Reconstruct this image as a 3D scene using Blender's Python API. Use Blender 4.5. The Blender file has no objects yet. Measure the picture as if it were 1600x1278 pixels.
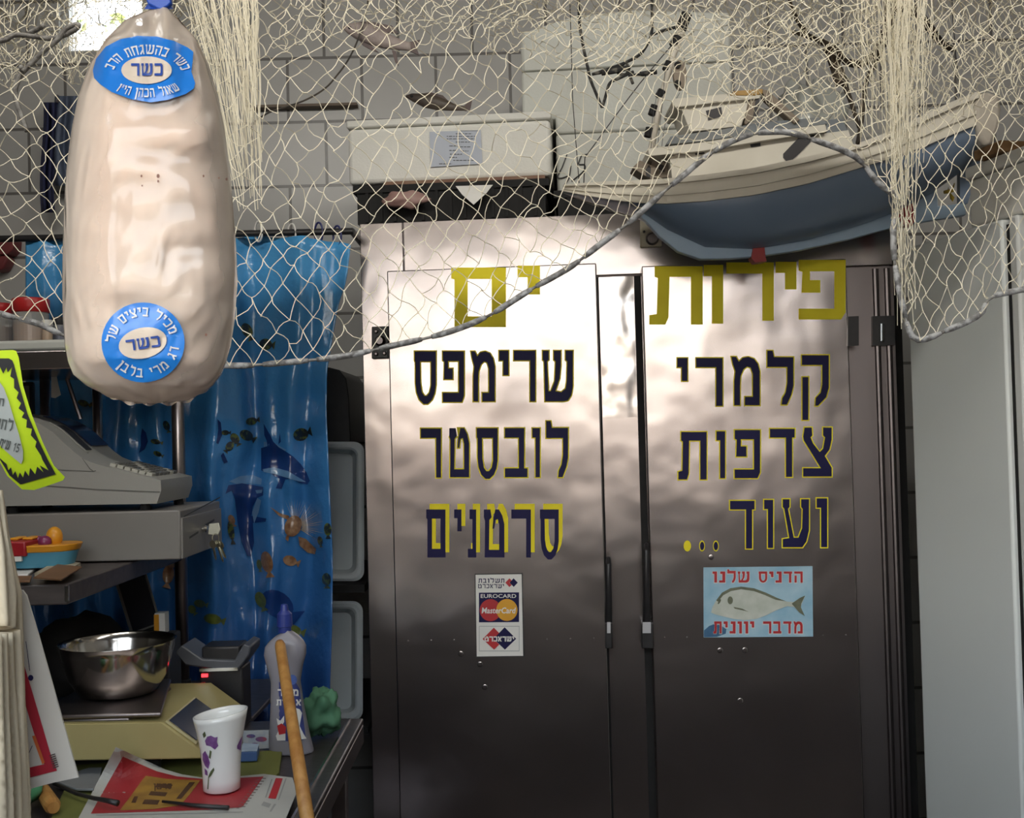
import bpy, bmesh, math, random
from mathutils import Vector, noise
from mathutils.geometry import tessellate_polygon

# ------------------------------------------------------------------ camera, sky, sun, exposure
scene = bpy.context.scene
COL = scene.collection
FPX = 1715.0
PITCH, ROLL = math.radians(1.264), math.radians(-1.504)
EYE = Vector((0.0, 0.0, 1.5))
_cp, _sp, _cr, _sr = math.cos(PITCH), math.sin(PITCH), math.cos(ROLL), math.sin(ROLL)
FWD = Vector((0, _cp, _sp))
_U0, _R0 = Vector((0, -_sp, _cp)), Vector((1, 0, 0))
RIGHT = _cr * _R0 + _sr * _U0
UP = -_sr * _R0 + _cr * _U0

cam_data = bpy.data.cameras.new('camera')
cam_data.sensor_width = 36.0
cam_data.lens = FPX / 1600.0 * 36.0
cam_data.clip_start = 0.05
cam_data.clip_end = 200
cam = bpy.data.objects.new('camera', cam_data)
COL.objects.link(cam)
from mathutils import Matrix
cam.matrix_world = Matrix(((RIGHT.x, UP.x, -FWD.x, EYE.x), (RIGHT.y, UP.y, -FWD.y, EYE.y),
                           (RIGHT.z, UP.z, -FWD.z, EYE.z), (0, 0, 0, 1)))
scene.camera = cam

world = bpy.data.worlds.new('sky')
scene.world = world
world.use_nodes = True
_wn, _wl = world.node_tree.nodes, world.node_tree.links
_bg = _wn['Background']
_tc = _wn.new('ShaderNodeTexCoord'); _sx = _wn.new('ShaderNodeSeparateXYZ'); _rp = _wn.new('ShaderNodeValToRGB')
_wl.new(_tc.outputs['Generated'], _sx.inputs[0]); _wl.new(_sx.outputs['Z'], _rp.inputs[0]); _wl.new(_rp.outputs[0], _bg.inputs[0])
_rp.color_ramp.elements[0].position = 0.0; _rp.color_ramp.elements[0].color = (1.0, 0.97, 0.92, 1)
_rp.color_ramp.elements[1].position = 0.6; _rp.color_ramp.elements[1].color = (0.72, 0.86, 1.0, 1)
_bg.inputs['Strength'].default_value = 4.0

sun_data = bpy.data.lights.new('sun', 'SUN')
sun_data.energy = 9.0
sun_data.angle = math.radians(0.6)
sun_data.color = (1.0, 0.95, 0.87)
sun = bpy.data.objects.new('sun', sun_data)
COL.objects.link(sun)
sun.rotation_euler = Vector((0.12, -0.80, -0.60)).to_track_quat('-Z', 'Y').to_euler()

scene.view_settings.view_transform = 'Standard'
scene.view_settings.look = 'None'
scene.view_settings.gamma = 1.0
scene.view_settings.use_curve_mapping = False
scene.view_settings.exposure = 0.74
scene.cycles.use_denoising = True
scene.cycles.max_bounces = 10
scene.cycles.transparent_max_bounces = 24
scene.cycles.sample_clamp_indirect = 6.0
scene.cycles.caustics_reflective = False
scene.cycles.caustics_refractive = False

# ------------------------------------------------------------------ helpers
def ray(px, py):
    return FWD + RIGHT * ((px - 800.0) / FPX) - UP * ((py - 639.0) / FPX)

def P(px, py, Y):                       # photo point at distance Y in front of the camera
    d = ray(px, py)
    return EYE + d * (Y / d.y)

def PZ(px, py, z):                      # photo point on the level plane at height z
    d = ray(px, py)
    return EYE + d * ((z - EYE.z) / d.z)

def PN(px, py, q, n):                   # photo point on any plane
    d = ray(px, py)
    return EYE + d * ((q - EYE).dot(n) / d.dot(n))

V3 = Vector

class MB:
    def __init__(s):
        s.v, s.f, s.uv = [], [], []
    def add(s, vs, fs):
        o = len(s.v)
        s.v += [Vector(p) for p in vs]
        s.f += [tuple(i + o for i in f) for f in fs]
        return s
    def box(s, lo, hi):
        (a, b, c), (d, e, f) = lo, hi
        return s.add([(a, b, c), (d, b, c), (d, e, c), (a, e, c), (a, b, f), (d, b, f), (d, e, f), (a, e, f)],
                     [(0, 3, 2, 1), (4, 5, 6, 7), (0, 1, 5, 4), (1, 2, 6, 5), (2, 3, 7, 6), (3, 0, 4, 7)])
    def hexa(s, front, off):            # four corner points and an extrusion vector
        off = Vector(off)
        a = [Vector(p) for p in front]
        return s.add(a + [p + off for p in a],
                     [(0, 1, 2, 3), (7, 6, 5, 4), (0, 4, 5, 1), (1, 5, 6, 2), (2, 6, 7, 3), (3, 7, 4, 0)])
    def prism(s, pts, off):             # any outline, extruded
        off = Vector(off); pts = [Vector(p) for p in pts]; n = len(pts)
        tr = tessellate_polygon([pts])
        return s.add(pts + [p + off for p in pts],
                     [tuple(t) for t in tr] + [tuple(n + i for i in reversed(t)) for t in tr] +
                     [(i, (i + 1) % n, n + (i + 1) % n, n + i) for i in range(n)])
    def poly(s, loops):                 # flat outline with holes; loops are lists of 3D points
        flat = [Vector(p) for l in loops for p in l]
        return s.add(flat, [tuple(t) for t in tessellate_polygon([[Vector(p) for p in l] for l in loops])])
    def tube(s, pts, r, n=8, cap=True):
        pts = [Vector(p) for p in pts]
        m = len(pts)
        rr = r if isinstance(r, (list, tuple)) else [r] * m
        base = len(s.v)
        prev = None
        for i, p in enumerate(pts):
            t = (pts[min(i + 1, m - 1)] - pts[max(i - 1, 0)])
            if t.length < 1e-9: t = Vector((0, 0, 1))
            t.normalize()
            if prev is None:
                a = t.orthogonal().normalized()
            else:
                a = (prev - t * prev.dot(t))
                a = a.normalized() if a.length > 1e-6 else t.orthogonal().normalized()
            prev = a
            b = t.cross(a)
            for k in range(n):
                an = 2 * math.pi * k / n
                s.v.append(p + (a * math.cos(an) + b * math.sin(an)) * rr[i])
        for i in range(m - 1):
            for k in range(n):
                k2 = (k + 1) % n
                s.f.append((base + i * n + k, base + i * n + k2, base + (i + 1) * n + k2, base + (i + 1) * n + k))
        if cap:
            s.f.append(tuple(base + k for k in reversed(range(n))))
            s.f.append(tuple(base + (m - 1) * n + k for k in range(n)))
        return s
    def lathe(s, prof, c, n=32, axis=None, sy=1.0):      # prof: (radius, height) pairs about the vertical through c
        c = Vector(c)
        ax = Vector(axis).normalized() if axis else Vector((0, 0, 1))
        a = ax.orthogonal().normalized() if axis else Vector((1, 0, 0))
        b = ax.cross(a)
        base = len(s.v); m = len(prof)
        for r, h in prof:
            for k in range(n):
                an = 2 * math.pi * k / n
                s.v.append(c + ax * h + (a * math.cos(an) + b * math.sin(an) * sy) * r)
        for i in range(m - 1):
            for k in range(n):
                k2 = (k + 1) % n
                s.f.append((base + i * n + k, base + i * n + k2, base + (i + 1) * n + k2, base + (i + 1) * n + k))
        s.f.append(tuple(base + k for k in reversed(range(n))))
        s.f.append(tuple(base + (m - 1) * n + k for k in range(n)))
        return s
    def grid(s, fn, nu, nv, closed_u=False):
        base = len(s.v)
        for j in range(nv + 1):
            for i in range(nu if closed_u else nu + 1):
                s.v.append(Vector(fn(i / nu, j / nv)))
        w = nu if closed_u else nu + 1
        for j in range(nv):
            for i in range(nu):
                i2 = (i + 1) % w
                s.f.append((base + j * w + i, base + j * w + i2, base + (j + 1) * w + i2, base + (j + 1) * w + i))
        return s
    def ball(s, c, r, n=16, m=10, scale=(1, 1, 1)):
        c = Vector(c)
        return s.grid(lambda u, v: c + Vector((math.cos(2 * math.pi * u) * math.sin(math.pi * v) * scale[0],
                                              math.sin(2 * math.pi * u) * math.sin(math.pi * v) * scale[1],
                                              -math.cos(math.pi * v) * scale[2])) * r, n, m, True)
    def build(s, name, mat, parent=None, smooth=False, bevel=0.0, solid=0.0, seg=2, sub=0, angle=35):
        org = wloc(parent) if parent else None
        if org is None:
            xs = [p.x for p in s.v]; ys = [p.y for p in s.v]; zs = [p.z for p in s.v]
            org = Vector(((min(xs) + max(xs)) / 2, (min(ys) + max(ys)) / 2, min(zs)))
        me = bpy.data.meshes.new(name)
        me.from_pydata([p - org for p in s.v], [], s.f)
        me.validate()
        b_ = bmesh.new(); b_.from_mesh(me)
        bmesh.ops.recalc_face_normals(b_, faces=b_.faces)
        b_.to_mesh(me); b_.free()
        me.update()
        me.materials.append(mat)
        ob = bpy.data.objects.new(name, me)
        COL.objects.link(ob)
        if parent:
            ob.parent = parent
            WL[ob.name] = org
        else:
            ob.location = org
            WL[ob.name] = org
        if solid:
            md = ob.modifiers.new('thickness', 'SOLIDIFY'); md.thickness = solid; md.offset = 0
        if bevel:
            md = ob.modifiers.new('rounding', 'BEVEL'); md.width = bevel; md.segments = seg; md.limit_method = 'ANGLE'; md.angle_limit = math.radians(40)
        if sub:
            md = ob.modifiers.new('smooth', 'SUBSURF'); md.levels = sub; md.render_levels = sub
        if smooth:
            for p in me.polygons: p.use_smooth = True
        elif bevel:
            for p in me.polygons: p.use_smooth = True
            me.set_sharp_from_angle(angle=math.radians(60)) if hasattr(me, 'set_sharp_from_angle') else None
        return ob

WL = {}
def wloc(o):
    return WL[o.name].copy()

def tag(o, label=None, cat=None, group=None, kind=None):
    if label: o['label'] = label
    if cat: o['category'] = cat
    if group: o['group'] = group
    if kind: o['kind'] = kind
    return o

def thing(name, loc, label, cat, group=None):
    o = bpy.data.objects.new(name, None)
    COL.objects.link(o)
    o.location = loc
    o.empty_display_size = 0.05
    WL[o.name] = Vector(loc)
    return tag(o, label, cat, group)

def M(name, col, rough=0.5, metal=0.0, col2=None, nscale=8.0, bump=0.0, bscale=30.0, stretch=None, coat=0.0,
      emit=0.0, alpha=None, spec=0.5, ramp=(0.35, 0.65), bdist=0.01, detail=4.0, sheen=0.0):
    m = bpy.data.materials.new(name)
    m.use_nodes = True
    nt = m.node_tree
    b = nt.nodes['Principled BSDF']
    b.inputs['Base Color'].default_value = (*col, 1)
    b.inputs['Roughness'].default_value = rough
    b.inputs['Metallic'].default_value = metal
    b.inputs['Specular IOR Level'].default_value = spec
    b.inputs['Coat Weight'].default_value = coat
    b.inputs['Coat Roughness'].default_value = 0.08
    if emit:
        b.inputs['Emission Color'].default_value = (*col, 1)
        b.inputs['Emission Strength'].default_value = emit
    tc = nt.nodes.new('ShaderNodeTexCoord')
    mp = nt.nodes.new('ShaderNodeMapping')
    nt.links.new(tc.outputs['Object'], mp.inputs[0])
    if stretch: mp.inputs['Scale'].default_value = stretch
    if col2:
        n = nt.nodes.new('ShaderNodeTexNoise'); n.inputs['Scale'].default_value = nscale; n.inputs['Detail'].default_value = detail
        r = nt.nodes.new('ShaderNodeValToRGB')
        r.color_ramp.elements[0].position, r.color_ramp.elements[1].position = ramp
        r.color_ramp.elements[0].color = (*col, 1); r.color_ramp.elements[1].color = (*col2, 1)
        nt.links.new(mp.outputs[0], n.inputs['Vector']); nt.links.new(n.outputs['Fac'], r.inputs[0]); nt.links.new(r.outputs[0], b.inputs['Base Color'])
    if bump:
        n2 = nt.nodes.new('ShaderNodeTexNoise'); n2.inputs['Scale'].default_value = bscale; n2.inputs['Detail'].default_value = detail
        bp = nt.nodes.new('ShaderNodeBump'); bp.inputs['Strength'].default_value = bump; bp.inputs['Distance'].default_value = bdist
        nt.links.new(mp.outputs[0], n2.inputs['Vector']); nt.links.new(n2.outputs['Fac'], bp.inputs['Height']); nt.links.new(bp.outputs[0], b.inputs['Normal'])
    return m

def brick_mat(name, tile, tile2, grout, bw, bh, rough=0.25, mortar=0.004, rot=None, offset=0.5, scale=1.0):
    m = M(name, tile, rough)
    nt = m.node_tree; b = nt.nodes['Principled BSDF']
    tc = nt.nodes.new('ShaderNodeTexCoord'); mp = nt.nodes.new('ShaderNodeMapping')
    if rot: mp.inputs['Rotation'].default_value = rot
    br = nt.nodes.new('ShaderNodeTexBrick')
    br.inputs['Color1'].default_value = (*tile, 1); br.inputs['Color2'].default_value = (*tile2, 1); br.inputs['Mortar'].default_value = (*grout, 1)
    br.inputs['Scale'].default_value = scale; br.inputs['Brick Width'].default_value = bw; br.inputs['Row Height'].default_value = bh
    br.inputs['Mortar Size'].default_value = mortar; br.offset = offset
    nt.links.new(tc.outputs['Object'], mp.inputs[0]); nt.links.new(mp.outputs[0], br.inputs['Vector']); nt.links.new(br.outputs['Color'], b.inputs['Base Color'])
    bp = nt.nodes.new('ShaderNodeBump'); bp.inputs['Strength'].default_value = 0.3; bp.inputs['Distance'].default_value = 0.002; bp.invert = True
    nt.links.new(br.outputs['Fac'], bp.inputs['Height']); nt.links.new(bp.outputs[0], b.inputs['Normal'])
    return m

# ---- lettering: block Hebrew outlines in a unit box, one entry is (outer, hole, ...) groups
G = {
 'ס': [[[(0,1),(1,1),(1,.36),(.94,.2),(.82,.08),(.62,0),(.42,0),(.22,.08),(.09,.22),(.04,.4),(.04,.8),(0,.82)], [(.25,.81),(.78,.81),(.78,.36),(.71,.22),(.58,.15),(.46,.15),(.34,.22),(.27,.4)]]],
 'ש': [[[(0,1),(.2,1),(.2,.82),(.14,.79),(.19,.2),(.27,.2),(.4,.4),(.43,.79),(.37,.82),(.37,1),(.6,1),(.6,.7),(.56,.45),(.42,.2),(.62,.18),(.76,.25),(.8,.4),(.82,.79),(.76,.82),(.76,1),(1,1),(1,.3),(.95,.12),(.84,.02),(.7,0),(.08,0),(.05,.8),(0,.82)]]],
 'ר': [[[(0,1),(1,1),(1,0),(.76,0),(.76,.81),(0,.81)]]],
 'י': [[[(0,1),(1,1),(1,0),(.45,0),(.45,.6),(0,.6)]]],
 'ו': [[[(0,1),(1,1),(1,0),(.42,0),(.42,.81),(0,.81)]]],
 'ן': [[[(0,1),(1,1),(1,-.3),(.42,-.3),(.42,.81),(0,.81)]]],
 'מ': [[[(0,1),(.16,1),(.26,.9),(.4,.98),(.6,1),(.8,.96),(.93,.86),(1,.7),(1,0),(.48,0),(.48,.17),(.76,.17),(.76,.65),(.68,.78),(.55,.8),(.42,.74),(.32,.6),(.3,.4),(.3,0),(.1,0),(.1,.5),(.14,.7),(.05,.85)]]],
 'פ': [[[(0,1),(1,1),(1,.12),(.9,0),(0,0),(0,.18),(.76,.18),(.76,.81),(.24,.81),(.24,.66),(.46,.66),(.46,.45),(.06,.45),(.08,.8),(0,.82)]]],
 'ל': [[[(0,1),(.2,1),(.25,.88),(1,.88),(1,.35),(.92,.18),(.75,.0),(.55,0),(.58,.12),(.7,.22),(.77,.4),(.77,.7),(0,.7)]]],
 'ב': [[[(0,1),(.86,1),(.86,.18),(1,.18),(1,0),(0,0),(0,.18),(.62,.18),(.62,.81),(0,.81)]]],
 'ט': [[[(0,1),(.32,1),(.38,.84),(.27,.78),(.25,.16),(.75,.16),(.75,.68),(.68,.8),(.56,.78),(.5,.6),(.42,.6),(.46,.8),(.56,1),(.74,1),(.9,.88),(1,.7),(1,0),(.04,0),(.06,.76),(0,.84)]]],
 'ם': [[[(0,1),(1,1),(1,0),(.06,0),(.06,.8),(0,.82)], [(.3,.81),(.74,.81),(.74,.18),(.3,.18)]]],
 'נ': [[[(.2,1),(1,1),(1,0),(0,0),(0,.18),(.55,.18),(.55,.8),(.2,.8)]]],
 'ק': [[[(0,1),(1,1),(1,.5),(.9,.35),(.6,.22),(.5,.22),(.52,.34),(.7,.42),(.76,.55),(.76,.85),(0,.85)]], [[(.02,.66),(.24,.66),(.24,0),(.02,0)]]],
 'צ': [[[(.05,1),(.3,1),(.32,.84),(.26,.8),(.34,.68),(.58,.5),(.7,.57),(.77,.8),(.7,.84),(.7,1),(1,1),(1,.75),(.92,.55),(.76,.42),(1,.18),(1,0),(0,0),(0,.17),(.62,.17),(.02,.74),(0,.82)]]],
 'ד': [[[(0,1),(1,1),(1,.82),(.9,.82),(.9,0),(.65,0),(.65,.82),(0,.82)]]],
 'ת': [[[(.1,1),(1,1),(1,0),(.78,0),(.78,.82),(.38,.82),(.36,.12),(.3,0),(0,0),(0,.16),(.14,.18),(.16,.8),(.1,.82)]]],
 'ע': [[[(0,1),(.26,1),(.26,.84),(.2,.8),(.42,.2),(.6,.2),(.74,.4),(.76,.8),(.7,.84),(.7,1),(1,1),(1,.35),(.9,.12),(.75,0),(0,0),(0,.17),(.25,.19),(.06,.8),(0,.84)]]],
 'ה': [[[(0,1),(1,1),(1,0),(.76,0),(.76,.82),(0,.82)]], [[(.04,.62),(.27,.62),(.27,0),(.04,0)]]],
 'ח': [[[(0,1),(1,1),(1,0),(.76,0),(.76,.82),(.28,.82),(.28,0),(.04,0),(.04,.82),(0,.82)]]],
 'כ': [[[(0,1),(.85,1),(1,.85),(1,.15),(.85,0),(0,0),(0,.18),(.7,.18),(.76,.25),(.76,.75),(.7,.82),(0,.82)]]],
 'ג': [[[(.2,1),(.9,1),(.9,.35),(1,0),(.72,0),(.62,.28),(.28,0),(0,0),(0,.12),(.58,.5),(.58,.82),(.2,.82)]]],
 'ז': [[[(0,1),(1,1),(1,.82),(.72,.82),(.72,0),(.36,0),(.36,.82),(0,.82)]]],
 'א': [[[(0,1),(.25,1),(1,0),(.72,0),(0,.86)]], [[(.72,1),(1,1),(1,.75),(.7,.5),(.6,.6),(.74,.75)]], [[(.02,0),(.28,0),(.28,.2),(.42,.5),(.3,.62),(.05,.25)]]],
 '"': [[[(0,1),(.36,1),(.3,.6),(.08,.6)]], [[(.62,1),(1,1),(.94,.6),(.7,.6)]]],
 '1': [[[(.1,.8),(.6,1),(.9,1),(.9,0),(.55,0),(.55,.75),(.1,.65)]]],
 '5': [[[(.08,1),(.95,1),(.95,.82),(.32,.82),(.3,.62),(.6,.64),(.88,.5),(1,.32),(.9,.12),(.6,0),(.2,0),(0,.1),(.08,.26),(.3,.17),(.58,.18),(.7,.32),(.56,.46),(.3,.44),(.05,.5)]]],
}
GW = {'י': .28, 'ו': .3, 'ן': .3, 'נ': .42, 'ז': .38, 'ש': .8, 'ט': .7, 'מ': .66, '"': .25, ' ': .35, '1': .3, 'ג': .45}

def grow_loop(pts, d):
    n = len(pts)
    area = sum(pts[i][0] * pts[(i + 1) % n][1] - pts[(i + 1) % n][0] * pts[i][1] for i in range(n))
    sg = 1 if area > 0 else -1
    out = []
    for i in range(n):
        a, b, c = Vector(pts[i - 1]), Vector(pts[i]), Vector(pts[(i + 1) % n])
        e1, e2 = (b - a), (c - b)
        if e1.length < 1e-9 or e2.length < 1e-9:
            out.append(b); continue
        e1.normalize(); e2.normalize()
        n1, n2 = Vector((e1.y, -e1.x)) * sg, Vector((e2.y, -e2.x)) * sg
        h = n1 + n2
        if h.length < 1e-6:
            out.append(b + n1 * d); continue
        h.normalize()
        out.append(b + h * (d / max(h.dot(n1), 0.55)))
    return out

def glyph(mb, ch, x0, x1, y0, y1, mp, grow=0.0):
    """one letter in the photo box x0..x1, y0..y1 (y down); mp turns a photo point into a place on the surface"""
    for grp in G[ch]:
        loops = []
        for k, lp in enumerate(grp):
            q = [(x0 + (x1 - x0) * x, y1 - (y1 - y0) * y) for x, y in lp]
            if grow: q = grow_loop(q, grow if k == 0 else -grow)
            loops.append([mp(a[0], a[1]) for a in q])
        mb.poly(loops)

def heb(mb, text, x0, x1, y0, y1, mp, grow=0.0):
    """a line of Hebrew, set right to left, fitted to the box"""
    vis = text[::-1]
    gap = .16
    tot = sum(GW.get(c, .58) for c in vis) + gap * (len(vis) - 1)
    k = (x1 - x0) / tot
    x = x0
    for c in vis:
        w = GW.get(c, .58) * k
        if c != ' ':
            top, bot = y0, y1
            if c == 'י': bot = y0 + (y1 - y0) * .5
            if c == 'ל': top = y0 - (y1 - y0) * .2
            glyph(mb, c, x, x + w, top, bot, mp, grow)
        x += w + gap * k

def latin(mb, text, x0, x1, y0, y1, mp, bold=0.0, shear=0.0):
    cu = bpy.data.curves.new('text', 'FONT')
    cu.body = text
    cu.offset = bold
    cu.shear = shear
    cu.resolution_u = 3
    ob = bpy.data.objects.new('text', cu)
    COL.objects.link(ob)
    dg = bpy.context.evaluated_depsgraph_get()
    me = bpy.data.meshes.new_from_object(ob.evaluated_get(dg))
    vs = [v.co.copy() for v in me.vertices]
    fs = [tuple(p.vertices) for p in me.polygons]
    COL.objects.unlink(ob)
    bpy.data.objects.remove(ob); bpy.data.curves.remove(cu); bpy.data.meshes.remove(me)
    if not vs: return
    ax, bx = min(v.x for v in vs), max(v.x for v in vs); ay, by = min(v.y for v in vs), max(v.y for v in vs)
    mb.add([mp(x0 + (v.x - ax) / (bx - ax) * (x1 - x0), y1 - (v.y - ay) / (by - ay) * (y1 - y0)) for v in vs], fs)

def ellipse(cx, cy, rx, ry, n=28, rot=0.0):
    c, s_ = math.cos(rot), math.sin(rot)
    return [(cx + rx * math.cos(2 * math.pi * k / n) * c - ry * math.sin(2 * math.pi * k / n) * s_,
             cy + rx * math.cos(2 * math.pi * k / n) * s_ + ry * math.sin(2 * math.pi * k / n) * c) for k in range(n)]

def patch(loop, mp):
    return [mp(x, y) for x, y in loop]

def nz(x, y, z=0.0, s=1.0):
    return noise.noise(Vector((x * s, y * s, z * s)))

def interp(tab, x):
    if x <= tab[0][0]: return tab[0][1:] if len(tab[0]) > 2 else tab[0][1]
    for a, b in zip(tab, tab[1:]):
        if x <= b[0]:
            t = (x - a[0]) / (b[0] - a[0])
            r = [p + (q - p) * t for p, q in zip(a[1:], b[1:])]
            return r if len(r) > 1 else r[0]
    return tab[-1][1:] if len(tab[-1]) > 2 else tab[-1][1]

def smooth_pts(pts, n=6):
    """Catmull-Rom through 2D or 3D points"""
    pts = [Vector(p) for p in pts]
    out = []
    for i in range(len(pts) - 1):
        p0, p1, p2, p3 = pts[max(i - 1, 0)], pts[i], pts[i + 1], pts[min(i + 2, len(pts) - 1)]
        for k in range(n):
            t = k / n
            out.append(0.5 * ((2 * p1) + (p2 - p0) * t + (2 * p0 - 5 * p1 + 4 * p2 - p3) * t * t + (3 * p1 - p0 - 3 * p2 + p3) * t ** 3))
    out.append(pts[-1])
    return out

R = random.Random(7)
# ------------------------------------------------------------------ materials
STEEL = M('brushed_steel', (0.55, 0.495, 0.485), 0.22, 1.0, col2=(0.46, 0.415, 0.415), nscale=3.0, bump=0.10, bscale=5.0, bdist=0.05, detail=2.0)
STEEL_FILM = M('steel_under_wrinkled_film', (0.74, 0.70, 0.69), 0.2, 1.0, bump=0.25, bscale=11.0, bdist=0.02, detail=1.5, coat=0.4)
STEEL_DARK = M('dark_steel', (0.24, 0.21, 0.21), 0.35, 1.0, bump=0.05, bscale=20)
CHROME = M('chrome', (0.8, 0.8, 0.8), 0.12, 1.0)
BLACK = M('black_plastic', (0.012, 0.012, 0.013), 0.4, col2=(0.02, 0.018, 0.02), nscale=30)
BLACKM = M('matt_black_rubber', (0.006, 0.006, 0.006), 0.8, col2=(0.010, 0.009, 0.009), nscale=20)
YELLOW = M('yellow_vinyl', (0.90, 0.77, 0.03), 0.5, col2=(0.84, 0.70, 0.025), nscale=14, spec=.2)
NAVY = M('navy_vinyl', (0.014, 0.013, 0.06), 0.5, col2=(0.018, 0.015, 0.07), nscale=14, spec=.15)
WHITEP = M('white_print', (0.78, 0.76, 0.72), 0.45, col2=(0.72, 0.71, 0.68), nscale=9)
REDP = M('red_print', (0.48, 0.025, 0.03), 0.45, col2=(0.42, 0.02, 0.025), nscale=9)
BLACKP = M('black_print', (0.02, 0.02, 0.025), 0.5, col2=(0.03, 0.03, 0.03), nscale=9)
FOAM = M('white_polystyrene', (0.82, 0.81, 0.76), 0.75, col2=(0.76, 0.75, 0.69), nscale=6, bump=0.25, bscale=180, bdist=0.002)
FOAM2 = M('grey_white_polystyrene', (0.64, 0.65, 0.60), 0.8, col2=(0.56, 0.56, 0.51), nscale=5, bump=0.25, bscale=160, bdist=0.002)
CREAMP = M('cream_paint', (0.66, 0.61, 0.52), 0.45, col2=(0.58, 0.53, 0.44), nscale=14)
WHITEPAINT = M('white_enamel', (0.70, 0.71, 0.69), 0.3, col2=(0.64, 0.65, 0.63), nscale=3)
GREYP = M('grey_plastic', (0.26, 0.255, 0.245), 0.45, col2=(0.23, 0.225, 0.215), nscale=5, bump=0.04, bscale=200)

# ------------------------------------------------------------------ setting
TILE = brick_mat('white_wall_tiles', (0.50, 0.49, 0.47), (0.46, 0.455, 0.44), (0.17, 0.16, 0.15), 0.245, 0.212, 0.3, 0.005, rot=(math.radians(-90), 0, 0))
PLASTER = M('dull_plaster', (0.34, 0.33, 0.31), 0.8, col2=(0.29, 0.28, 0.26), nscale=2)
FLOORM = brick_mat('dark_floor_tiles', (0.17, 0.155, 0.155), (0.15, 0.14, 0.14), (0.04, 0.04, 0.04), 0.3, 0.3, 0.4, 0.004, offset=0.0)
ASPHALT = M('street_paving', (0.17, 0.155, 0.155), 0.9, col2=(0.14, 0.13, 0.13), nscale=3)
FACADE = M('pale_stone_facade', (0.62, 0.58, 0.50), 0.8, col2=(0.55, 0.50, 0.43), nscale=1.2)
STALLDARK = M('dark_shop_fronts', (0.05, 0.04, 0.035), 0.7, col2=(0.12, 0.08, 0.05), nscale=1.5)
STRIPE = M('awning_canvas', (0.32, 0.10, 0.07), 0.8, col2=(0.38, 0.14, 0.09), nscale=2)

YB = 3.6
wx0, wx1 = P(92, 40, YB).x, P(225, 40, YB).x
wz0, wz1 = P(150, 80, YB).z, 3.02
XL, XR, ZC = -1.95, 1.75, 3.1
mb = MB()
mb.box((XL, YB, 0), (wx0, YB + .15, ZC)); mb.box((wx1, YB, 0), (XR, YB + .15, ZC))
mb.box((wx0, YB, 0), (wx1, YB + .15, wz0)); mb.box((wx0, YB, wz1), (wx1, YB + .15, ZC))
tag(mb.build('wall_back', TILE), kind='structure')
tag(MB().box((XL - .15, -1.0, 0), (XL, YB + .15, ZC)).build('wall_left', PLASTER), kind='structure')
tag(MB().box((XR, -1.0, 0), (XR + .15, YB + .15, ZC)).build('wall_right', PLASTER), kind='structure')
tag(MB().box((XL - .15, -.2, ZC), (XR + .15, YB + .15, ZC + .15)).build('ceiling', PLASTER), kind='structure')
tag(MB().box((XL - .15, -1.0, -.1), (XR + .15, YB + .15, 0)).build('floor', FLOORM), kind='structure')
tag(MB().box((XL, .55, 0), (XR, .98, 1.05)).box((XL, .2, 0), (XR, .549, 1.28)).build('added_front_counter', M('added_counter_grey', (.30, .265, .27), .7, col2=(.25, .22, .225), nscale=2)), kind='structure')  # unseen counter, added and raised to keep street light off the lower shop
tag(MB().box((1.02, -1.0, 0), (XR, -.75, ZC)).build('added_right_pier', STALLDARK), kind='structure')  # unseen dark pier, put in to darken the right door's reflection
tag(MB().box((XL, 1.0, 0), (-.9, 1.06, 2.55)).build('added_left_pier', PLASTER), kind='structure')  # out-of-view pier added to shield the work counter from daylight
tag(MB().box((XL - .15, -.2, ZC + .16), (XR + .15, 3.75, 5.6)).build('added_upper_storey', FACADE), kind='structure')  # unseen storey added so the building shades the street ground
tag(MB().box((1.2, -5.5, 0), (5.0, -1.3, 2.7)).build('added_street_stall', STALLDARK), kind='structure')  # dark block out of view, added for the reflection in the right door
tag(MB().box((XL, -.35, 2.5), (XR, -.2, ZC + .15)).build('trim_1', PLASTER), kind='structure')
tag(MB().box((-14, -14, -.12), (14, -1.0, -.02)).build('street_ground', ASPHALT), kind='structure')
fac = MB().box((-14, -10.5, 0), (14, -10, 3.8)); tag(fac.build('street_wall_opposite', FACADE), kind='structure')
tag(MB().box((-14, -9.95, 0), (14, -9.0, 2.05)).build('street_shop_fronts', STALLDARK), kind='structure')
tag(MB().box((P(385, 170, YB).x, YB - .035, P(400, 173, YB).z), (P(560, 170, YB).x, YB, P(400, 169, YB).z)).build('trim_2', M('ledge_brown', (.20, .16, .12), .7, col2=(.16, .12, .09))), kind='structure')

# a window high in the back wall
GLASS = bpy.data.materials.new('window_glass'); GLASS.use_nodes = True
_nt = GLASS.node_tree; _nt.nodes.remove(_nt.nodes['Principled BSDF'])
_t = _nt.nodes.new('ShaderNodeBsdfTransparent'); _g = _nt.nodes.new('ShaderNodeBsdfGlossy'); _mx = _nt.nodes.new('ShaderNodeMixShader'); _fr = _nt.nodes.new('ShaderNodeFresnel')
_g.inputs['Roughness'].default_value = 0.03
_nt.links.new(_fr.outputs[0], _mx.inputs[0]); _nt.links.new(_t.outputs[0], _mx.inputs[1]); _nt.links.new(_g.outputs[0], _mx.inputs[2]); _nt.links.new(_mx.outputs[0], _nt.nodes['Material Output'].inputs[0])
win = bpy.data.objects.new('window_1', None); COL.objects.link(win); win.location = ((wx0 + wx1) / 2, YB + .07, wz0); WL['window_1'] = Vector(win.location)
tag(win, 'small bright window high in the tiled back wall behind the net', 'window', kind='structure')
fr = MB()
t = .018
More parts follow.
